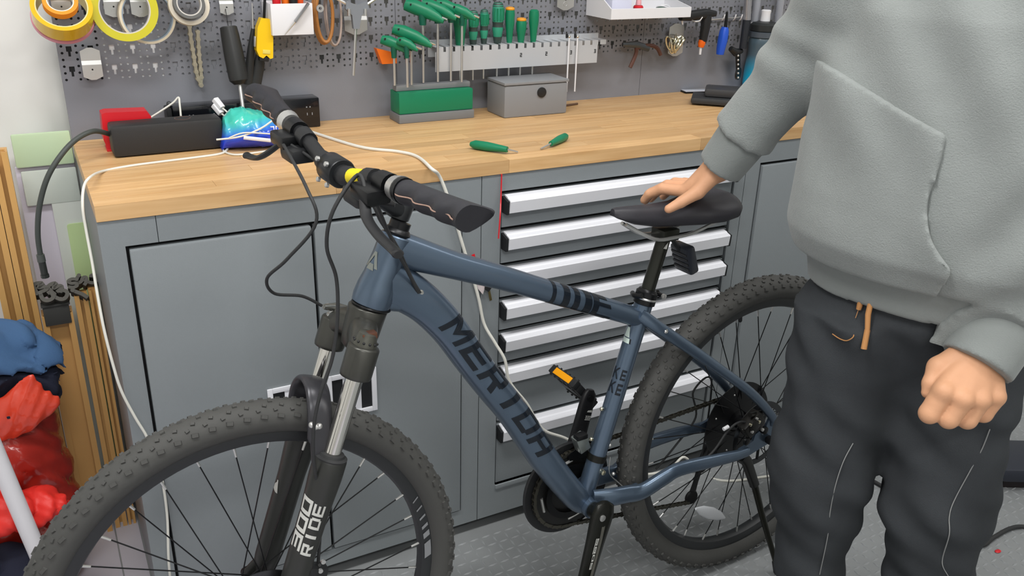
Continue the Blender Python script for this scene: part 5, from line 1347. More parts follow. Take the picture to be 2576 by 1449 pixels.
def pouch_mat():
    m = bpy.data.materials.new('teal_blue_foil'); m.use_nodes = True; nt = m.node_tree; N = nt.nodes; L = nt.links; b = N['Principled BSDF']
    b.inputs['Roughness'].default_value = .25; b.inputs['Coat Weight'].default_value = .4
    tc = N.new('ShaderNodeTexCoord'); sx = N.new('ShaderNodeSeparateXYZ'); cr = N.new('ShaderNodeValToRGB')
    n = N.new('ShaderNodeTexNoise'); n.inputs['Scale'].default_value = 25
    m1 = N.new('ShaderNodeMath'); m1.operation = 'MULTIPLY_ADD'; m1.inputs[1].default_value = .02; 
    L.new(tc.outputs['Object'], sx.inputs[0]); L.new(tc.outputs['Object'], n.inputs['Vector']); L.new(n.outputs[0], m1.inputs[0]); L.new(sx.outputs[2], m1.inputs[2])
    m3 = N.new('ShaderNodeMath'); m3.operation = 'MULTIPLY_ADD'; m3.inputs[1].default_value = -.12; L.new(sx.outputs[0], m3.inputs[0]); L.new(m1.outputs[0], m3.inputs[2])
    m2 = N.new('ShaderNodeMapRange'); m2.inputs[1].default_value = .0; m2.inputs[2].default_value = .09; L.new(m3.outputs[0], m2.inputs[0]); L.new(m2.outputs[0], cr.inputs[0]); L.new(cr.outputs[0], b.inputs['Base Color'])
    e = cr.color_ramp.elements; e[0].position = .30; e[0].color = (*lin('1f3fd8'), 1); e[1].position = .74; e[1].color = (*lin('3fc0ae'), 1)
    k = e.new(.45); k.color = (*lin('2f62e0'), 1); k = e.new(.58); k.color = (*lin('3f9fd0'), 1)
    return m
obj('foil', MB().rings(rr), pouch_mat(), t, smooth=70)
def pf_(x, y): return V((x, .0015 + .010 * ((y - .03) / .03) ** 2 - .004 + .004 * math.sin(x * 60), y))
dq = []
for g in word('HOL', -.030, .0, -.006, .006, gap=.3): dq.append([(Lq * .80 - (x + .015) , .046 - y) for x, y in g])
obj('lettering', decal(dq, lambda x, y: V((x, -.0095 + .12 * (x - Lq * .8) ** 2 + .25 * abs(y - .046), y)), 2, 2), M_white, t, smooth=0)
ct_ = thing('charging_leads', 'loose white charging leads lying over the blue pouch', 'cord', (0, 0, 0))
tag(obj('white_lead', MB().tube(spline([aty(372, 300, .42), aty(410, 276, .42), aty(436, 258, .42), aty(449, 245, .42), aty(452, 262, .41), aty(455, 292, .40)], 6), .0022, 8), M_cable, smooth=60), 'white lead peaking behind the speaker box before the power strip', 'cable')
obj('lead_wire', MB().tube(spline([M @ V((-.010, -.006, .030)), M @ V((Lq * .25, -.018, .036)), M @ V((Lq * .55, -.016, .050)), M @ V((Lq * .78, -.010, .068)), M @ V((Lq * .97, .0, .075))], 5), .0020, 8), M_cable, ct_)
obj('lead_wire', MB().tube(spline([M @ V((.015, -.014, .034)), M @ V((Lq * .3, -.020, .044)), M @ V((Lq * .6, -.020, .040)), M @ V((Lq * .8, -.016, .034))], 5), .0016, 8), M_cable, ct_)
obj('paper_strip', MB().tube([M @ V((Lq * .30, -.020, .034)), M @ V((Lq * .68, -.020, .024))], [(.0012, .004), (.0012, .004)], 8, up=(0, -1, 0)), M_white, ct_)
# long white cable off the bench end
pts = [place(575, 372) + V((0, 0, .003)), place(560, 388) + V((0, 0, .0022)), place(500, 398) + V((0, 0, .0022)), place(420, 408) + V((0, 0, .0022)), place(330, 420) + V((0, 0, .0022)), place(262, 433) + V((0, 0, .0022)),
       aty(228, 445, .10), aty(211, 470, .08), aty(208, 520, .06), aty(217, 580, .05), aty(232, 660, .03), aty(245, 740, .01), aty(262, 830, -.005), aty(285, 920, -.012), aty(306, 985, -.014), aty(340, 1050, -.014), aty(370, 1100, -.014), aty(400, 1170, -.012), aty(420, 1290, -.014), aty(425, 1420, -.02), atz(440, 1560, .0025)]
t = tag(obj('white_cable', MB().tube(spline(pts, 6), .0026, 10), M_cable, smooth=60), 'white cable running off the left bench end and down the grey cabinet', 'cable')
pts = [place(690, 380) + V((0, 0, .0022)), place(600, 392) + V((0, 0, .0022)), place(566, 385) + V((0, 0, .0022)), place(562, 376) + V((0, 0, .0022))]
tag(obj('white_cable', MB().tube(spline(pts, 6), .0022, 10), M_cable, smooth=60), 'short white cable curving on the worktop in front of the blue pouch', 'cable')
pts = [place(760, 330) + V((0, .02, .0032)), place(900, 372) + V((0, 0, .0032)), place(1000, 385) + V((0, 0, .0032)), place(1050, 398) + V((0, 0, .0032)), atz(1085, 424, ZW + .004), aty(1107, 446, -.012), aty(1135, 520, -.015), aty(1165, 620, -.015), aty(1190, 700, -.014), aty(1205, 755, -.014), aty(1218, 815, -.014), aty(1245, 862, -.03), aty(1270, 905, -.045), aty(1282, 960, -.045), aty(1325, 1015, -.045), aty(1352, 1062, -.045), aty(1375, 1086, -.045), aty(1430, 1106, -.045), aty(1490, 1150, -.05), aty(1560, 1190, -.05), aty(1640, 1192, -.05), aty(1690, 1175, -.05), aty(1722, 1150, -.05), aty(1760, 1190, -.05), atz(1830, 1210, .003), atz(1960, 1195, .003), atz(2100, 1190, .003)]
tag(obj('white_cable', MB().tube(spline(pts, 6), .0036, 10), M_cable, smooth=60), 'thick white cable hanging in curves in front of the drawer cabinet', 'cable')
# grey storage box, middle of the worktop
A = place(1230, 282); B = place(1392, 272)
cc = V(((A.x + B.x) / 2, .41, ZW))
t = thing('grey_storage_box', 'grey plastic storage box on the worktop under the screwdriver rack', 'box', cc)
hw_ = (B.x - A.x) / 2
obj('box_body', MB().bbox((-hw_, -.05, 0), (hw_, .05, .082), .006), mat('box_grey', '85878a', .5), t)
obj('box_lid', MB().bbox((-hw_ - .002, -.052, .0825), (hw_ + .002, .052, .090), .002), mat('box_grey', '85878a', .5), t)
obj('box_latch', MB().lathe((hw_ * .15, -.050, .060), (0, -1, 0), [(0, .013), (.003, .013), (.004, .009)], 20), M_black, t)
# green screwdriver lying on the worktop
def lying(p0, p1, p2, lab, r_):
    a = place(*p0); b = place(*p1); c2 = place(*p2)
    t = thing('lying_screwdriver', lab, 'screwdriver', a)
    up = V((0, 0, r_)); L_ = (b - a)
    obj('handle', MB().tube([up, L_ * .12 + up, L_ * .45 + up, L_ * .8 + up, L_ + up], [r_ * .5, r_ * .95, r_ * .98, r_ * .75, r_ * .6], 14), M_green, t)
    obj('shaft', MB().tube([L_ + up, (c2 - a) + V((0, 0, .003))], [.0024, .002], 8), M_silver, t)
lying((1184, 374), (1276, 388), (1302, 386), 'green-handled screwdriver lying near the front edge of the worktop', .0105)
lying((1425, 352), (1385, 372), (1360, 378), 'green-handled tool lying on the worktop right of the lying screwdriver', .0095)
t = thing('brown_stick', 'thin brown stick lying on the worktop beside the grey storage box', 'stick', place(1440, 266)); obj('stick_body', MB().tube([V((-.03, -.004, .003)), V((.02, .006, .003))], .003, 8), mat('brown_wood', '5d4636', .6), t)
# black device stack at the right
A = place(1750, 268); B = place(1878, 292)
c = V((1.635, .245, ZW)); c = atz(1815, 262, ZW)
t = thing('black_tool_case', 'flat black plastic case with rounded corners on the right part of the worktop', 'case', M=Matrix.Translation(c) @ Matrix.Rotation(R(-42), 4, 'Z'))
obj('case_base', MB().bbox((-.085, -.05, .004), (.085, .05, .022), .007), mat('case_dark', '323436', .5), t, smooth=50)
obj('case_lid', MB().bbox((-.05, -.030, .0225), (.080, .048, .046), .008), mat('case_dark2', '3b3c3e', .45), t, smooth=50)
obj('case_rib', MB().bbox((.03, -.048, .0225), (.075, -.036, .028), .002), mat('case_dark', '323436', .5), t)
t = thing('paper_sheets', 'white printed sheets lying behind the black case, beside the bottle', 'paper', atz(1880, 222, ZW))
for k in range(3): obj('sheet', MB().box((-.075 + .004 * k, -.045, .0003 + .0006 * k), (.13 + .003 * k, .03 - .004 * k, .0007 + .0006 * k), Matrix.Rotation(R(-6 + 2 * k), 4, 'Z')), mat('paper_white', 'dcdae4', .8), t, smooth=0)
t = thing('white_phone', 'slim white phone with a dark edge lying left of the black case', 'phone', M=Matrix.Translation(atz(1755, 232, ZW)) @ Matrix.Rotation(R(-12), 4, 'Z'))
obj('phone_body', MB().bbox((-.05, -.018, 0), (.045, .018, .005), .0015), M_blackm, t); obj('phone_glass', MB().bbox((-.048, -.016, .0051), (.043, .016, .0068), .0006), mat('pale_glass', 'c8ccd6', .2), t)
# red lanyard with keys on the drawer cabinet
t = thing('red_lanyard', 'red cord with a small key hanging from the worktop edge at the drawer cabinet', 'lanyard')
obj('cord', MB().tube(spline([aty(1262, 438, -.006), aty(1260, 500, -.010), aty(1258, 545, -.030), aty(1254, 600, -.032)], 5), [.0016] * 16, 6), M_red, t)
t = thing('red_key_strap', 'red strap with a clear tag and a black-headed key under the top tube', 'key', aty(1212, 690, -.008))
c = aty(1212, 690, -.008); q = lambda x, y, Y=-.010: aty(x, y, Y) - c
obj('strap', MB().tube([q(1190, 640), q(1202, 690), q(1206, 712)], [(.0008, .004)] * 3, 8, up=(0, 1, 0)), M_red, t)
obj('tag_plate', MB().prism([(q(*p_).x, q(*p_).z) for p_ in ((1196, 704), (1220, 706), (1222, 722), (1216, 742), (1204, 728))], (0, .0015, 0), (1, 0, 0), (0, 0, 1), (0, -1, 0), .001), mat('clear_tag', 'd5c9c9', .3), t, smooth=0)
obj('key_head', MB().prism([(q(*p_).x, q(*p_).z) for p_ in ((1222, 706), (1234, 706), (1237, 722), (1228, 734), (1219, 728))], (0, -.001, 0), (1, 0, 0), (0, 0, 1), (0, -1, 0), .003), M_black, t, smooth=0)
obj('key_blade', MB().prism([(q(*p_).x, q(*p_).z) for p_ in ((1227, 730), (1233, 730), (1238, 755), (1232, 757))], (0, -.001, 0), (1, 0, 0), (0, 0, 1), (0, -1, 0), .001), mat('brass_key', 'b8ab7a', .3, metal=1), t, smooth=0)

# ================================================================== left of the bench
# leaning plastic board
t = thing('plastic_board', 'pale lavender and green plastic board standing behind the bench end', 'board', (0, 0, 0))
M_lav = mat('lavender_plastic', 'c6c2cf', .45)
obj('board_sheet', MB().bbox((-.120, .512, .0), (-.002, .524, .905), .003), M_lav, t)
obj('top_band', MB().bbox((-.116, .5005, .9055), (-.002, .5115, .978), .004), mat('pale_green_plastic', 'bdd2ae', .35), t)
obj('mid_band', MB().bbox((-.110, .4985, .820), (-.002, .5035, .898), .003), mat('frosted_plastic', 'c4ccc4', .3), t)
def rrect(x0, z0, x1, z1, r_):
    out = []
    for cx, cz, a0 in ((x1 - r_, z1 - r_, 0), (x0 + r_, z1 - r_, 90), (x0 + r_, z0 + r_, 180), (x1 - r_, z0 + r_, 270)):
        for k in range(6): a = R(a0 + 18 * k); out.append((cx + math.cos(a) * r_, cz + math.sin(a) * r_))
    return out
obj('frame_panel', MB().prism(rrect(-.062, .02, -.002, .852, .02), (0, .5118, 0), (1, 0, 0), (0, 0, 1), (0, -1, 0), .012), mat('frosted_plastic2', 'cdd3cc', .25), t)
obj('green_panel', MB().prism(rrect(-.040, .05, -.003, .770, .006), (0, .4995, 0), (1, 0, 0), (0, 0, 1), (0, -1, 0), .003), mat('light_green_plastic', 'bdd59c', .4), t)
# gold aluminium channels
M_gold = mat('gold_anodised', 'd6a664', .40, metal=.2, var=.04, vscale=4)
def channel(x0, x1, y0, y1, h, lab, rib=.010):
    t = thing('gold_channel', lab, 'aluminium profile', ((x0 + x1) / 2, (y0 + y1) / 2, 0), 'gold aluminium profiles beside the bench')
    w_ = (x1 - x0) / 2; d_ = (y1 - y0) / 2; s = .0025
    poly = [(-w_, -d_), (-w_ + rib, -d_), (-w_ + rib, -d_ + s), (-w_ + s, -d_ + s), (-w_ + s, d_ * .15), (w_ - s, d_ * .15), (w_ - s, -d_ + s), (w_ - rib, -d_ + s), (w_ - rib, -d_), (w_, -d_), (w_, d_), (-w_, d_)]
    obj('channel_wall', MB().prism(poly, (0, 0, 0), (1, 0, 0), (0, 1, 0), (0, 0, 1), h), M_gold, t, smooth=0)
    obj('inner_lip', MB().box((-w_ + s, -d_ * .35, .0), (-w_ + s + .003, d_ * .14, h - .001)).box((w_ - s - .003, -d_ * .35, .0), (w_ - s, d_ * .14, h - .001)), M_gold, t, smooth=0)
    return t
channel(-.192, -.157, .398, .440, .985, 'tall gold aluminium profile, left half of the pair at the left edge', .012)
channel(-.1555, -.125, .398, .440, .968, 'tall gold aluminium profile, right half of the pair at the left edge', .011)
channel(-.122, -.060, .398, .440, .598, 'wide short gold profile with a grey rubber end, right of the tall pair', .012)
channel(-.0520, -.0250, .405, .440, .632, 'narrow gold profile between the wide one and the bench', .010)
channel(-.0220, -.0050, .405, .440, .640, 'narrowest gold profile, tucked against the cabinet side', .006)
channel(-.1200, -.090, .445, .470, .560, 'gold profile standing behind the wide short one', .009)
# rubber seal strips standing in the channels
M_seal = mat('grey_rubber_seal', '57554f', .7)
def thick(pl_, th):
    n = len(pl_); Lp_, Rp_ = [], []
    for i in range(n):
        a = V((*pl_[max(i - 1, 0)], 0)); b = V((*pl_[min(i + 1, n - 1)], 0)); d = (b - a).normalized(); nn = V((-d.y, d.x, 0))
        Lp_.append((pl_[i][0] + nn.x * th, pl_[i][1] + nn.y * th)); Rp_.append((pl_[i][0] - nn.x * th, pl_[i][1] - nn.y * th))
    return Lp_ + Rp_[::-1]
def seal(px, py, Y, s, h, kind, rot, lab):
    c = aty(px, py, Y)
    t = thing('rubber_seal', lab, 'rubber strip', c, 'grey rubber seal strips standing on the gold profiles')
    shapes = {'B': [(-.9, -.8), (-.9, .6), (-.2, .8), (.4, .5), (-.4, .05), (.5, -.1), (.7, -.6), (-.4, -.8)],
              'S': [(.8, .6), (.1, .8), (-.6, .5), (-.2, .0), (.5, -.1), (.7, -.6), (0, -.85), (-.8, -.6)],
              'L': [(-.8, .8), (-.7, -.2), (-.2, -.7), (.6, -.6), (.9, -.1), (.6, .5), (.2, .4)],
              'K': [(-.9, .7), (-.2, .2), (.4, -.2), (1.1, -.9)]}
    sm_ = [(p_.x * s, p_.y * s) for p_ in spline([(x, y, 0) for x, y in shapes[kind]], 4)]
    ca, sa = math.cos(rot), math.sin(rot)
    sm_ = [(x * ca - y * sa, x * sa + y * ca) for x, y in sm_]
    ex_ = V((1, 0, 0)); ez_ = V((0, .62, .78)); ed_ = ex_.cross(ez_) * 1.0
    if ed_.z > 0: ed_ = -ed_
    mb = MB(); n = len(sm_); th_ = s * .30
    Pl = thick(sm_, th_); L_, R_ = Pl[:n], Pl[n:][::-1]
    for i in range(n - 1):
        mb.prism([L_[i], L_[i + 1], R_[i + 1], R_[i]], (0, 0, 0), ex_, ez_, ed_, h)
    obj('seal_strip', mb, M_seal, t, smooth=0)
    obj('bulb', MB().lathe(ex_ * sm_[0][0] + ez_ * sm_[0][1] - ed_ * .001, ed_, [(0, s * .36), (h, s * .36)], 10), M_seal, t, smooth=40)
    return t
seal(103, 722, .413, .0135, .035, 'B', .2, 'grey rubber seal end, leftmost on the gold profiles')
seal(140, 722, .413, .0135, .035, 'B', .5, 'grey rubber seal end, second from the left on the gold profiles')
seal(118, 745, .392, .0135, .035, 'L', .1, 'grey rubber seal end at the front left of the group')
seal(155, 742, .392, .0135, .035, 'L', .8, 'grey rubber seal end in front, beside the leftmost pair')
seal(182, 712, .420, .0120, .035, 'S', .0, 'grey rubber seal end in the middle of the row')
seal(205, 705, .425, .0125, .035, 'S', 1.2, 'grey rubber seal end right of the middle of the row')
seal(200, 738, .398, .0135, .035, 'K', .0, 'slanting grey rubber seal end in front of the narrow profile')
seal(232, 702, .425, .0120, .035, 'L', .9, 'grey rubber seal end beside the white cable')
seal(252, 700, .425, .0120, .035, 'S', .4, 'grey rubber seal end nearest the bench')
t = thing('rubber_block', 'dark grey rubber block filling the top of the wide gold profile', 'rubber block', (-.091, .408, .575))
obj('block_body', MB().bbox((-.026, -.013, 0), (.026, .008, .045), .002), mat('seal_dark', '3c3c3a', .7), t); obj('block_lip', MB().bbox((-.0285, -.0155, .0455), (.0285, .010, .050), .001), mat('seal_dark', '3c3c3a', .7), t)
# white plastic pipe leaning in front
a = aty(-62, 1020, .06); b = aty(82, 1360, .06); d = (b - a).normalized()
b2 = b + d * ((b.z - .012) / -d.z)
pipe_a = a - d * .35; pipe_b = V(b2)
t = thing('white_pipe', 'white plastic pipe leaning across the red bag at the left edge', 'pipe', b2)
obj('pipe_wall', MB().tube([a - d * .35 - b2, V((0, 0, 0.0))], .0165, 28), mat('pvc_white', 'd9d8dc', .35), t); obj('pipe_rim', MB().ringlathe(a - d * .35 - b2, d, [(-.004, .0135), (-.004, .0175), (.004, .0175), (.004, .0135)], 24), mat('pvc_white', 'd9d8dc', .35), t)
# right side of the floor
pts = [atz(2150, 1195, .006), atz(2200, 1212, .006), atz(2300, 1275, .006), atz(2400, 1340, .006), atz(2465, 1372, .007), atz(2500, 1352, .007), atz(2540, 1330, .007), atz(2580, 1325, .007), atz(2660, 1340, .007)]
tag(obj('black_floor_cable', MB().tube(spline(pts, 6), .0055, 10), M_rubber, smooth=60), 'thick black cable lying on the floor behind the person', 'cable')
c = atz(2512, 1238, 0)
t = thing('black_machine_base', 'dark low machine base on the floor at the right edge', 'machine', c)
MR = Matrix.Rotation(R(-28), 4, 'Z')
obj('base_slab', MB().bbox((.0, .0, .030), (.6, .16, .072), .012, MR), mat('dark_navy_metal', '2a2e38', .4), t)
obj('base_foot', MB().bbox((.02, .02, .0), (.58, .14, .0295), .006, MR), mat('dark_foot', '1d1719', .6), t)
t = tag(obj('red_scrap', MB().sphere((0, 0, .002), (.010, .006, .0022), 10, 6), M_red, smooth=60, loc=atz(2510, 1388, 0)), 'small red scrap lying on the floor near the person', 'scrap')
# ================================================================== soft bodies from distance fields
def smin(a, b, k):
    h = np.clip(.5 + .5 * (b - a) / k, 0, 1); return b + (a - b) * h - k * h * (1 - h)
def cone(P, a, b, ra, rb):               # capsule that tapers
    a = np.array(a, float); b = np.array(b, float); ba = b - a
    t = np.clip(((P - a) @ ba) / (ba @ ba), 0, 1)
    return np.linalg.norm(P - a - t[..., None] * ba, axis=-1) - (ra + (rb - ra) * t)
def ell(P, c, r):
    q = (P - np.array(c)) / np.array(r); k = np.linalg.norm(q, axis=-1)
    return (k - 1) * min(r)
def net(fn, lo, hi, h, smooth=2):
    ax = [np.arange(lo[i], hi[i] + h, h) for i in range(3)]
    G = np.stack(np.meshgrid(*ax, indexing='ij'), -1).astype(np.float32)
    D = np.empty(G.shape[:3], np.float32)
    for i in range(0, G.shape[0], 16): D[i:i + 16] = fn(G[i:i + 16])
    S = D < 0
    c8 = [(i, j, k) for i in (0, 1) for j in (0, 1) for k in (0, 1)]
    n = np.array(D.shape) - 1
    sl_ = lambda A_, o: A_[o[0]:o[0] + n[0], o[1]:o[1] + n[1], o[2]:o[2] + n[2]]
    cnt = sum(sl_(S, o).astype(np.int8) for o in c8)
    act = (cnt > 0) & (cnt < 8)
    idx = -np.ones(n, np.int64); I = np.argwhere(act); idx[act] = np.arange(len(I))
    acc = np.zeros((len(I), 3)); m = np.zeros(len(I))
    for a in range(8):
        for b in range(a + 1, 8):
            oa, ob = np.array(c8[a]), np.array(c8[b])
            if np.abs(oa - ob).sum() != 1: continue
            ia = I + oa; ib = I + ob
            da = D[ia[:, 0], ia[:, 1], ia[:, 2]]; db = D[ib[:, 0], ib[:, 1], ib[:, 2]]
            x = (da < 0) != (db < 0); t = np.where(x, da / np.where(x, da - db, 1), 0)
            p_ = oa + t[:, None] * (ob - oa); acc[x] += p_[x]; m[x] += 1
    Vt = np.array(lo) + (I + acc / m[:, None]) * h
    F = []
    for d in range(3):
        e = [0, 0, 0]; e[d] = 1; u, v = [(1, 2), (2, 0), (0, 1)][d]
        A_ = S[:-1, :-1, :-1]; B_ = S[e[0]:e[0] + n[0], e[1]:e[1] + n[1], e[2]:e[2] + n[2]]
        X = np.argwhere(A_ != B_); X = X[(X[:, u] > 0) & (X[:, v] > 0)]
        eu = np.zeros(3, int); eu[u] = 1; ev = np.zeros(3, int); ev[v] = 1
        q = [X, X - eu, X - eu - ev, X - ev]
        q = np.stack([idx[y[:, 0], y[:, 1], y[:, 2]] for y in q], 1)
        fl = A_[X[:, 0], X[:, 1], X[:, 2]]
        q[~fl] = q[~fl][:, ::-1]; F.append(q)
    F = np.concatenate(F); F = F[(F >= 0).all(1)]
    for _ in range(smooth):
        s_ = np.zeros_like(Vt); k = np.zeros(len(Vt))
        for a in range(4):
            b = (a + 1) % 4
            np.add.at(s_, F[:, a], Vt[F[:, b]]); np.add.at(k, F[:, a], 1); np.add.at(s_, F[:, b], Vt[F[:, a]]); np.add.at(k, F[:, b], 1)
        Vt = Vt * .5 + .5 * s_ / np.maximum(k, 1)[:, None]
    return Vt, F
def nobj(name, vf, m, parent=None, label=None):
    vt, f = vf
    me = bpy.data.meshes.new(name); me.vertices.add(len(vt)); me.vertices.foreach_set('co', vt.astype(np.float32).ravel())
    me.loops.add(f.size); me.loops.foreach_set('vertex_index', f.astype(np.int32).ravel())
    me.polygons.add(len(f)); me.polygons.foreach_set('loop_start', np.arange(0, f.size, 4, dtype=np.int32))
    me.update(calc_edges=True); me.shade_smooth(); me.materials.append(m)
    o = bpy.data.objects.new(name, me); COL.objects.link(o)
    if parent: o.parent = parent
    if label: o['label'] = label
    return o
# ------------------------------------------------------------------ the person, in a frame (A across, F forward, z up)
PA = np.array([.6606279, -.7507135, 0]); PF = np.array([-.7507135, -.6606279, 0]); PO = np.array([1.2, -.76, 0])
def loc(w_): w_ = np.array(w_) - PO; return np.array([w_ @ PA, w_ @ PF, w_[2]])
def ld(x, y, D): return loc(CAMP + ray(x, y) * D)
PM = Matrix(((PA[0], PF[0], 0, PO[0]), (PA[1], PF[1], 0, PO[1]), (0, 0, 1, 0), (0, 0, 0, 1)))
# (A, F, up) is left handed: mirror A so that the matrix is a rotation
PM = Matrix(((-PA[0], PF[0], 0, PO[0]), (-PA[1], PF[1], 0, PO[1]), (0, 0, 1, 0), (0, 0, 0, 1)))
def mir(vf): vt, f = vf; vt = vt.copy(); vt[:, 0] *= -1; return vt, f[:, ::-1]
wrL = ld(2466, 900, 1.335); elL = ld(2660, 600, 1.34); shL = np.array([.215, -.02, 1.385])
wrR = ld(1818, 412, 1.635); elR = ld(2010, 160, 1.50); shR = np.array([-.185, -.03, 1.385])
TR = R(24)
def torso(P, grow=0.0):
    zs = [.80, .86, .905, .945, .975, 1.05, 1.20, 1.32, 1.40, 1.445, 1.47, 1.53]
    wa = [.185, .190, .198, .214, .222, .224, .220, .215, .190, .110, .080, .075]
    wf = [.125, .130, .136, .154, .168, .167, .155, .145, .115, .085, .072, .070]
    z = P[..., 2]; a_ = np.interp(z, zs, wa) + grow; f_ = np.interp(z, zs, wf) + grow
    x = P[..., 0] - np.interp(z, zs, [.0, .0, .0, .0, .0, .0, 0, .005, .01, .01, .01, .01]); y = P[..., 1] - np.interp(z, [.8, 1.0, 1.5], [0, .01, .0])
    xr = x * math.cos(TR) + y * math.sin(TR); yr = -x * math.sin(TR) + y * math.cos(TR)
    k = (np.abs(xr / a_) ** 2.3 + np.abs(yr / f_) ** 2.3) ** (1 / 2.3)
    return (k - 1) * np.minimum(a_, f_)
def folds(P):
    x, y, z = P[..., 0], P[..., 1], P[..., 2]
    n = .0040 * np.sin(x * 55 + 6 * np.sin(z * 5.0) + z * 6) * np.clip((z - .98) * 6, 0, 1)
    n += .0035 * np.sin((x * .8 - z) * 42 + 3 * np.sin(y * 9)) * np.clip((x + .05) * 5, 0, 1)
    n += .0025 * np.sin(x * 31 + z * 27 + 2.0 * np.sin(x * 17))
    n += .0075 * np.exp(-((x - .12 - (1.05 - z) * -.55) / .035) ** 2) * np.clip((1.30 - z) * 4, 0, 1) * np.clip((z - .9) * 8, 0, 1)
    n -= .0075 * np.exp(-((x - .06 - (1.05 - z) * -.55) / .030) ** 2) * np.clip((1.30 - z) * 4, 0, 1) * np.clip((z - .9) * 8, 0, 1)
    return n
def sleeves(P):
    mL = (shL + elL) / 2; q = wrL + (elL - wrL) * .16; q2 = wrL + (elL - wrL) * .26
    dL = smin(cone(P, shL, elL, .082, .068), cone(P, elL, q2, .068, .066), .03)
    dL = smin(dL, cone(P, q2, q, .067, .056), .012)
    x = P - wrL; ax = (elL - wrL) / np.linalg.norm(elL - wrL); s = x @ ax
    dL = dL + .0035 * np.sin(s * 70 + 2 * np.sin(P[..., 0] * 30)) * np.clip(s * 8, 0, 1) * np.clip((.30 - s) * 8, 0, 1)
    dL = np.maximum(dL, .060 - s)
    q = wrR + (elR - wrR) * .16; q2 = wrR + (elR - wrR) * .30
    dR = smin(cone(P, shR, elR, .080, .060), cone(P, elR, q2, .060, .056), .03)
    dR = smin(dR, cone(P, q2, q, .056, .047), .012)
    x = P - wrR; ax = (elR - wrR) / np.linalg.norm(elR - wrR); s = x @ ax
    dR = dR + .0035 * np.sin(s * 62 + 2.5 * np.sin(P[..., 2] * 25)) * np.clip(s * 8, 0, 1)
    dR = np.maximum(dR, .064 - s)
    return dL, dR
def hem_z(P): return .872 + .05 * (P[..., 0] + .08)
def hoodie(P):
    d = torso(P, .006) + folds(P) * -1
    dL, dR = sleeves(P)
    d = smin(d, dR, .035); d = smin(d, dL, .030)
    d = smin(d, np.maximum(np.abs(ell(P, (.01, -.075, 1.475), (.115, .085, .065))) - .012, P[..., 1] - .05), .02)   # hood lying on the back
    near_arm = np.minimum(cone(P, elL, wrL, .09, .075), cone(P, elR, wrR, .08, .07)) < 0
    cut = hem_z(P) + .056 - P[..., 2]
    cut = np.where(near_arm, -1, cut)
    return np.maximum(d, cut)
M_hood = mat('grey_green_fleece', '8b908e', .95, bump=.55, bscale=420, var=.03, vscale=30, sheen=.25, spec=.2)
M_rib = mat('ribbed_fleece', '868b89', .95, bump=.35, bscale=500, sheen=.2, spec=.2)
M_skin = mat('skin', 'cf9c79', .5, var=.04, vscale=25, bump=.1, bscale=500, spec=.35)
M_denim = mat('black_denim', '3c3f42', .9, bump=.5, bscale=700, var=.14, vscale=9, spec=.2)
M_tan = mat('tan_cord', 'c08a55', .7)
# --- body
def hand_left(P):
    r_ = smin(cone(P, wrL + (elL - wrL) * .26, wrL, .031, .028), cone(P, wrL, ld(2455, 925, 1.335), .028, .028), .01)
    M_ = [ld(2374, 985, 1.305), ld(2421, 1003, 1.300), ld(2464, 1005, 1.305), ld(2503, 997, 1.315)]
    Pp = [ld(2338, 1040, 1.312), ld(2386, 1053, 1.308), ld(2433, 1055, 1.312), ld(2474, 1041, 1.322)]
    Dd = [ld(2352, 1040, 1.345), ld(2398, 1052, 1.345), ld(2440, 1050, 1.345), ld(2478, 1038, 1.350)]
    Tt = [ld(2382, 1005, 1.352), ld(2420, 1018, 1.352), ld(2452, 1018, 1.352), ld(2482, 1010, 1.355)]
    rad = [(.0170, .0150, .0125), (.0172, .0148, .0125), (.0165, .0142, .0120), (.0155, .0128, .0110)]
    wc = [ld(2436, 912, 1.330), ld(2450, 920, 1.326), ld(2466, 926, 1.328), ld(2482, 932, 1.334)]
    for i in range(4): r_ = smin(r_, cone(P, wc[i], M_[i], .023, rad[i][0]), .012)
    for i in range(4):
        f_ = smin(cone(P, M_[i], Pp[i], rad[i][0], rad[i][1]), cone(P, Pp[i], Dd[i], rad[i][1], rad[i][2]), .004)
        f_ = smin(f_, cone(P, Dd[i], Tt[i], rad[i][2], rad[i][2] * .85), .004)
        r_ = smin(r_, f_, .0014)
        r_ = smin(r_, np.linalg.norm(P - M_[i] - (ld(2400, 900, 1.30) - ld(2400, 900, 1.31)) * .6, axis=-1) - rad[i][0] * .85, .006)
    th = smin(cone(P, ld(2425, 895, 1.335), ld(2362, 925, 1.335), .022, .0165), cone(P, ld(2362, 925, 1.335), ld(2341, 965, 1.330), .0165, .0125), .006)
    th = smin(th, cone(P, ld(2341, 965, 1.330), ld(2332, 988, 1.330), .0120, .0085), .004)
    return smin(r_, th, .005)
BI = np.array(BM.to_3x3()); BT = np.array([.8068, -.3857, 0])
def bl(u, v_, w_): return loc(BI @ np.array([u, v_, w_]) + BT)
sx, sz = sc0.x, sc0.z
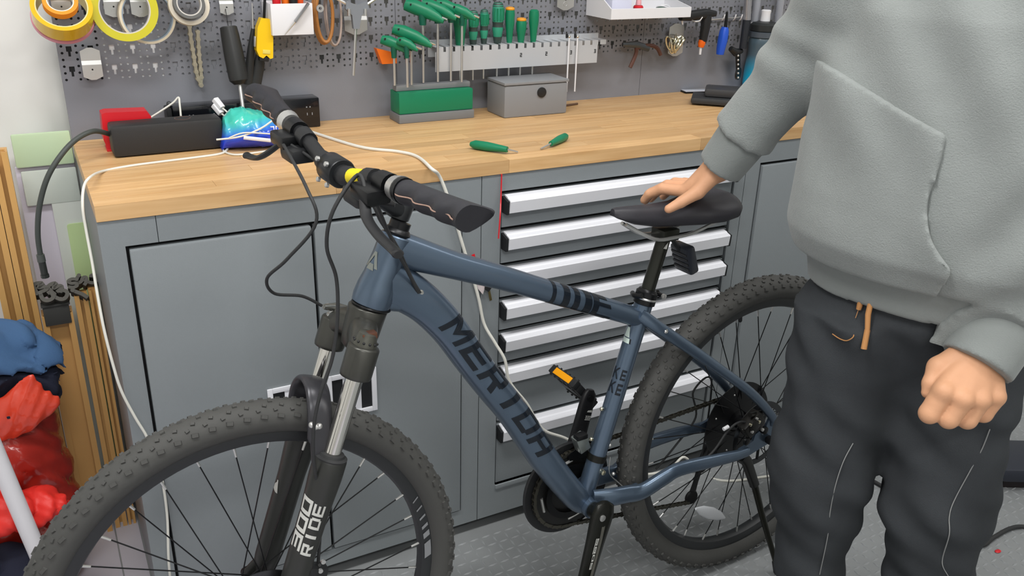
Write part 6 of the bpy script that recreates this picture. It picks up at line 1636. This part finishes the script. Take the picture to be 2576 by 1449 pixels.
def hand_right(P):
    w0 = wrR; kn = [bl(sx - .010, .030 - .0, sz + .042), bl(sx - .030, .022, sz + .046), bl(sx - .050, .014, sz + .046), bl(sx - .070, .008, sz + .042)]
    mid = [bl(sx + .012, -.012, sz + .040), bl(sx - .010, -.022, sz + .042), bl(sx - .034, -.028, sz + .042), bl(sx - .060, -.030, sz + .038)]
    tip = [bl(sx + .024, -.034, sz + .026), bl(sx + .004, -.052, sz + .022), bl(sx - .022, -.064, sz + .018), bl(sx - .054, -.066, sz + .016)]
    tp2 = [bl(sx + .028, -.044, sz + .012), bl(sx + .010, -.062, sz + .004), bl(sx - .018, -.078, sz + .0), bl(sx - .052, -.080, sz + .0)]
    r_ = cone(P, w0 + (elR - wrR) * .28, w0, .030, .024)
    for i in range(4):
        r_ = smin(r_, cone(P, w0 + (kn[i] - w0) * .15, kn[i], .022, .0135), .012)
        f_ = smin(cone(P, kn[i], mid[i], .0120, .0105), cone(P, mid[i], tip[i], .0105, .0092), .003)
        f_ = smin(f_, cone(P, tip[i], tp2[i], .0092, .0080), .003); r_ = smin(r_, f_, .003)
    t0 = bl(sx - .010, .062, sz + .048); t1 = bl(sx + .020, .052, sz + .030); t2 = bl(sx + .042, .044, sz + .018)
    th = smin(cone(P, w0 + (t0 - w0) * .3, t0, .018, .0135), cone(P, t0, t1, .0135, .0105), .004)
    return smin(r_, smin(th, cone(P, t1, t2, .0105, .0085), .003), .006)
def body(P):
    d = torso(P, -.035); d = np.maximum(d, .80 - P[..., 2])
    d = smin(d, ell(P, (0, -.01, .87), (.125, .085, .10)), .04)
    d = smin(d, cone(P, (.01, -.01, 1.42), (.0, .01, 1.53), .060, .055), .03)
    hd = ell(P, (-.012, .035, 1.635), (.074, .092, .112))
    hd = smin(hd, ell(P, (-.018, .065, 1.575), (.050, .058, .055)), .03)
    hd = smin(hd, cone(P, (-.030, .122, 1.635), (-.036, .142, 1.600), .010, .015), .012)
    for s in (-1, 1):
        hd = smin(hd, ell(P, (-.012 + s * .076, .025, 1.625), (.010, .020, .032)), .006)
        hd = np.maximum(hd, -(ell(P, (-.032 + s * .031, .128, 1.640), (.016, .012, .010)) )) if False else hd
    hd = smin(hd, ell(P, (-.034, .120, 1.566), (.024, .012, .007)), .006)
    d = smin(d, hd, .025)
    for sh, el, wr in ((shL, elL, wrL), (shR, elR, wrR)):
        d = smin(d, smin(cone(P, sh, el, .052, .042), cone(P, el, wr + (el - wr) * .22, .041, .028), .02), .02)
    for hp, kn_, an in (((-.085, -.01, .88), (-.100, .03, .48), (-.080, -.02, .10)), ((.085, -.01, .88), (.100, .03, .48), (.135, -.02, .10))):
        d = smin(d, smin(cone(P, hp, kn_, .080, .052), cone(P, kn_, an, .050, .036), .02), .03)
    return d
bd1 = mir(net(body, (-.42, -.22, .05), (.46, .34, 1.78), .011, 2))
lo = np.minimum(wrL, ld(2400, 1000, 1.32)) - .11; hi = np.maximum(wrL + (elL - wrL) * .26, ld(2400, 1000, 1.32)) + .11; lo = np.minimum(lo, wrL + (elL - wrL) * .26 - .04)
hl = mir(net(hand_left, lo, hi, .0023, 1))
hc = bl(sx - .03, 0, sz + .03)
lo = np.minimum(wrR, hc) - .12; hi = np.maximum(wrR, hc) + .15; lo = np.minimum(lo, wrR + (elR - wrR) * .28 - .04); hi = np.maximum(hi, wrR + (elR - wrR) * .28 + .04)
hr = mir(net(hand_right, lo, hi, .0028, 2))
vs, fs, o_ = [], [], 0
for vt, f in (bd1, hl, hr): vs.append(vt); fs.append(f + o_); o_ += len(vt)
person = nobj('person', (np.concatenate(vs), np.concatenate(fs)), M_skin)
person.matrix_world = PM
tag(person, 'person in grey fleece hoodie and baggy black jeans, hand on saddle, other hand a fist', 'person')
hd_o = nobj('hoodie', mir(net(hoodie, (-.46, -.30, .84), (.48, .36, 1.58), .0075, 2)), M_hood, person, 'grey-green fleece hoodie')
def band(P):
    d = torso(P, .000); z = P[..., 2] - hem_z(P)
    return np.maximum(np.maximum(d + .0015 * np.sin(P[..., 0] * 40), -z), z - .064)
nobj('hem_band', mir(net(band, (-.26, -.22, .84), (.27, .24, .98), .006, 2)), M_rib, hd_o)
def cuff(wr, el, r0, r1, lo_, hi_):
    ax = (el - wr) / np.linalg.norm(el - wr)
    def f(P):
        s = (P - wr) @ ax; d = cone(P, wr + ax * -.02, wr + ax * .11, r0, r1);
        return np.maximum(np.maximum(d, lo_ - s), s - hi_)
    c = wr + ax * .03
    return mir(net(f, c - .13, c + .13, .0045, 1))
nobj('cuff', cuff(wrL, elL, .0535, .058, -.012, .066), M_rib, hd_o)
nobj('cuff', cuff(wrR, elR, .043, .050, -.008, .070), M_rib, hd_o)
# kangaroo pocket: a layer proud of the front
def seg(px, pz, a, b):
    pa = np.stack([px - a[0], pz - a[1]], -1); ba = np.array([b[0] - a[0], b[1] - a[1]]); t = np.clip((pa @ ba) / (ba @ ba), 0, 1)
    return np.linalg.norm(pa - t[..., None] * ba, axis=-1)
POK = [(-.30, 1.255), (-.193, 1.232)] + [(p_.x, p_.y) for p_ in spline([(-.038, 1.172, 0), (-.040, 1.120, 0), (-.044, 1.075, 0), (-.030, 1.025, 0), (.004, .985, 0)], 5)] + [(-.004, .932), (-.30, .928)]
def pocket(P):
    x, z = P[..., 0], P[..., 2]
    d = np.full(x.shape, 9.0); inside = np.zeros(x.shape, bool); n = len(POK)
    for i in range(n):
        a, b = POK[i], POK[(i + 1) % n]; d = np.minimum(d, seg(x, z, a, b))
        c_ = ((a[1] > z) != (b[1] > z)); xi = (b[0] - a[0]) * (z - a[1]) / ((b[1] - a[1]) or 1e-9) + a[0]; inside ^= c_ & (x < xi)
    d = np.where(inside, -d, d)
    h = torso(P, .006) - folds(P)
    g = .008 + .010 * np.clip((x + .09) * 12, 0, 1) * np.clip((1.12 - z) * 10, 0, 1) * np.clip((z - .96) * 14, 0, 1)
    yr = -x * math.sin(TR) + P[..., 1] * math.cos(TR)
    return np.maximum(np.maximum(np.maximum(h - g, -h - .012), d), .0 - yr)
nobj('front_pocket', mir(net(pocket, (-.26, -.06, .92), (.05, .30, 1.27), .0052, 1)), M_hood, hd_o)
# --- trousers
def trousers(P):
    x, y, z = P[..., 0], P[..., 1], P[..., 2]
    d = ell(P, (0, 0, .90), (.190, .128, .145))
    d1 = smin(cone(P, (-.088, .0, .86), (-.109, .015, .50), .108, .089), cone(P, (-.109, .015, .50), (-.094, .0, .28), .089, .064), .03)
    d1 = smin(d1, cone(P, (-.094, .0, .28), (-.078, -.01, .085), .064, .060), .02)
    d2 = smin(cone(P, (.078, .0, .86), (.089, .02, .50), .104, .093), cone(P, (.089, .02, .50), (.120, .0, .30), .093, .074), .03)
    d2 = smin(d2, cone(P, (.120, .0, .30), (.145, -.01, .085), .074, .064), .02)
    kk = np.clip((z - .50) * .5, .006, .045); cx_ = np.where(z < .53, x + .014, -1); cy_ = np.where(z < .53, -.002 - x, -1)
    d = smin(d, smin(np.maximum(d1, cx_), np.maximum(d2, cy_), kk), .05)
    n = .0055 * np.sin(z * 38 + 4 * np.sin(x * 14) + y * 20) * np.clip((.62 - z) * 5, 0.15, 1)
    n += .0045 * np.sin((x * 1.1 + z * .8) * 46 + 3 * np.sin(y * 13 + z * 7)) + .0030 * np.sin(z * 83 + x * 40)
    n += .004 * np.sin(x * 60 + z * 9) * np.clip((z - .65) * 8, 0, 1)
    d = d - n * .8
    d = np.where(z > .835, np.maximum(d, torso(P, -.012) + .02 * np.clip((.865 - z) * 30, 0, 1) * -1), d)
    d = np.maximum(d, .045 - z)
    return np.maximum(d, z - 1.0)
tr = nobj('trousers', mir(net(trousers, (-.27, -.20, .03), (.28, .20, 1.01), .0075, 2)), M_denim, person, 'baggy black denim trousers')
def cast(fn, px, py, off=0.0):
    o = loc(CAMP); d = loc(CAMP + ray(px, py)) - o; d /= np.linalg.norm(d); t = .9
    for _ in range(90):
        v_ = float(fn((o + d * t)[None])[0]) ; t += max(v_ * .6, .0005)
        if v_ < .0008: break
    p_ = o + d * (t - off); return V((-p_[0], p_[1], p_[2]))
M_thr = mat('pale_thread', '8f9190', .8)
for pts in ([(2146, 1115), (2122, 1160), (2102, 1220), (2088, 1290), (2082, 1350), (2062, 1445)], [(2490, 1080), (2470, 1130), (2440, 1185), (2400, 1260), (2388, 1300), (2388, 1345), (2372, 1400), (2372, 1425), (2386, 1450)]):
    obj('seam_thread', MB().tube(spline([cast(trousers, *p_, .001) for p_ in pts], 5), .0009, 6), M_thr, tr, smooth=60)
obj('tan_stitching', MB().tube(spline([cast(trousers, *p_, .001) for p_ in ((2094, 840), (2112, 852), (2130, 857), (2146, 848), (2148, 836))], 4), .0009, 6), M_tan, tr)
a = cast(trousers, 2168, 748, .004); b = cast(trousers, 2160, 778, .006)
obj('drawstring', MB().tube([a, a.lerp(b, .6), b], [.0045, .0048, .0040], 10).tube([b, cast(trousers, 2152, 800, .004)], .0006, 5), M_tan, tr)
a = cast(trousers, 2192, 752, .004); b = cast(trousers, 2182, 830, .008); c = cast(trousers, 2173, 878, .008)
obj('drawstring', MB().tube([a, a.lerp(b, .5) + V((.002, .002, 0)), b], [.0044, .0046, .0040], 10).tube([b, c], [.0046, .0048], 10), M_tan, tr)
pk = [(2100, 850), (2100, 790), (2118, 745), (2150, 735)]
# shoes
def shoe(cx, s):
    def f(P):
        d = smin(ell(P, (cx, .0, .045), (.045, .075, .050)), ell(P, (cx - .01, .105, .034), (.048, .080, .036)), .03)
        return np.maximum(d, .004 - P[..., 2])
    return mir(net(f, (cx - .08, -.12, -.005), (cx + .08, .22, .12), .007, 2))
for cx in (-.075, .140): nobj('shoe', shoe(cx, 1), mat('dark_shoe', '26272a', .6), person)
# hair
def hair(P):
    d = ell(P, (-.010, .020, 1.655), (.082, .098, .112)); f_ = P[..., 1] - .070 + (1.70 - P[..., 2]) * .9
    return np.maximum(d + .002 * np.sin(P[..., 0] * 160) * np.sin(P[..., 2] * 90), np.maximum(f_, 1.58 - P[..., 2]))
nobj('hair', mir(net(hair, (-.12, -.12, 1.54), (.11, .16, 1.80), .007, 1)), mat('black_hair', '17150f', .5, bump=.5, bscale=300), person)
for s in (-1, 1):
    obj('eye', MB().sphere((.026 - s * .031, .108, 1.640), (.012, .010, .006), 12, 8), mat('eye_dark', '1a1410', .2), person)
    obj('eyebrow', MB().tube([(.026 - s * .016, .122, 1.660), (.026 - s * .046, .110, 1.660)], .0035, 8), mat('black_hair', '17150f', .5), person)
obj('lips', MB().sphere((.034, .126, 1.566), (.022, .006, .006), 12, 8), mat('lip', 'b57063', .5), person)
obj('lint', MB().tube([cast(hoodie, 2041, 458, .008), cast(hoodie, 2050, 472, .008)], .0012, 6), M_white, hd_o)

# ================================================================== bag and clothes at the left
def crumple(P, f, a):
    x, y, z = P[..., 0], P[..., 1], P[..., 2]
    g = lambda t: 1 - 2 * np.abs(np.sin(t)) ** .8
    return a * (g(x * f * .6 + 1.6 * np.sin(z * f * .5 + 1) + y * f * .3) + .7 * g((x * .7 - z) * f * .8 + 1.7 * np.sin(y * f * .7 + x * f * .4)) + .45 * g((x + z) * f * 1.7 + 2 * np.sin(y * f)))
def bag(P):
    d = smin(ell(P, (-.262, .285, .20), (.140, .105, .235)), ell(P, (-.250, .275, .37), (.105, .088, .12)), .06)
    d = np.maximum(d, .003 - P[..., 2])
    return d + crumple(P, 30, .0060) + crumple(P[..., [1, 2, 0]], 75, .0022)
tb = thing('red_plastic_bag', 'full glossy red plastic bag with a knotted ear, on the floor at the left', 'bag')
M_bag = mat('red_film', 'a82a20', .22, coat=.5, bump=.3, bscale=30, var=.12, vscale=7)
nobj('bag_body', net(bag, (-.43, .15, -.01), (-.09, .41, .50), .0065, 2), M_bag, tb)
def ear(P):
    P = P.copy(); P[..., 1] = .19 + (P[..., 1] - .19) * 2.4
    a = np.array(aty(50, 1035, .19)); b = np.array(aty(75, 955, .19)); c = np.array(aty(132, 1015, .19)); e = np.array(aty(0, 1075, .19))
    d = smin(cone(P, a, b, .030, .006), cone(P, a, c, .030, .010), .05); d = smin(d, cone(P, a, e, .03, .03), .04); d = smin(d, cone(P, b, c, .004, .006), .03)
    return (d + .0022 * np.sin((P[..., 0] - P[..., 2] * .6) * 260) + crumple(P, 60, .001)) * .5
nobj('bag_ear', net(ear, (-.29, .13, .40), (-.10, .25, .60), .0045, 1), mat('bright_red_film', 'd8422a', .25, coat=.5, bump=.3, bscale=60), tb)
def cloth_thing(name, lab, cat, parts, lo, hi, m, fr=40, am=.006, h=.0065, minus=()):
    def f(P):
        d = None
        for c, r_ in parts:
            e = ell(P, c, r_); d = e if d is None else smin(d, e, .03)
        d = np.maximum(d + crumple(P, fr, am), .003 - P[..., 2])
        for g in minus: d = np.maximum(d, .008 - g(P))
        return d
    tag(nobj(name, net(f, lo, hi, h, 2), m), lab, cat); return f
def cc_(px, py, Y): return tuple(aty(px, py, Y))
PIPE_A = np.array(pipe_a); PIPE_B = np.array(pipe_b)
pipe_f = lambda P: cone(P, PIPE_B, PIPE_A, .018, .018)
f_navy = cloth_thing('navy_garment', 'dark navy garment between the blue one and the red bag', 'clothes', [(cc_(10, 1000, .235), (.080, .06, .060)), (cc_(80, 965, .24), (.050, .045, .035))], (-.36, .14, .42), (-.09, .34, .60), mat('navy_cotton', '1a1e30', .9, bump=.3, bscale=300), 44, .007, .006, minus=(bag, ear))
f_blue = cloth_thing('blue_garment', 'crumpled blue garment lying on top of the pile at the left edge', 'clothes', [(cc_(20, 905, .28), (.075, .07, .055)), (cc_(75, 925, .26), (.060, .06, .040)), (cc_(-40, 890, .28), (.08, .07, .06))], (-.42, .15, .47), (-.09, .38, .68), mat('blue_cotton', '3f5f86', .9, bump=.3, bscale=300), 42, .008, .006, minus=(bag, ear, f_navy))
f_red = cloth_thing('red_cloth', 'bright red cloth at the foot of the red bag', 'cloth', [(cc_(60, 1285, .13), (.075, .035, .030)), (cc_(-10, 1290, .13), (.07, .04, .035))], (-.40, .04, .10), (-.09, .24, .36), mat('bright_red_cloth', 'e03028', .5, bump=.3, bscale=100), 60, .005, .005, minus=(bag, pipe_f))
cloth_thing('navy_cloth_pile', 'pile of dark navy cloth on the floor behind the front tyre', 'cloth', [((-.27, .13, .09), (.11, .09, .12)), ((-.24, .06, .05), (.10, .08, .07))], (-.42, -.08, -.01), (-.11, .26, .24), mat('navy_cotton', '1a1e30', .9, bump=.3, bscale=300), 36, .007, .007, minus=(bag, f_red, pipe_f))
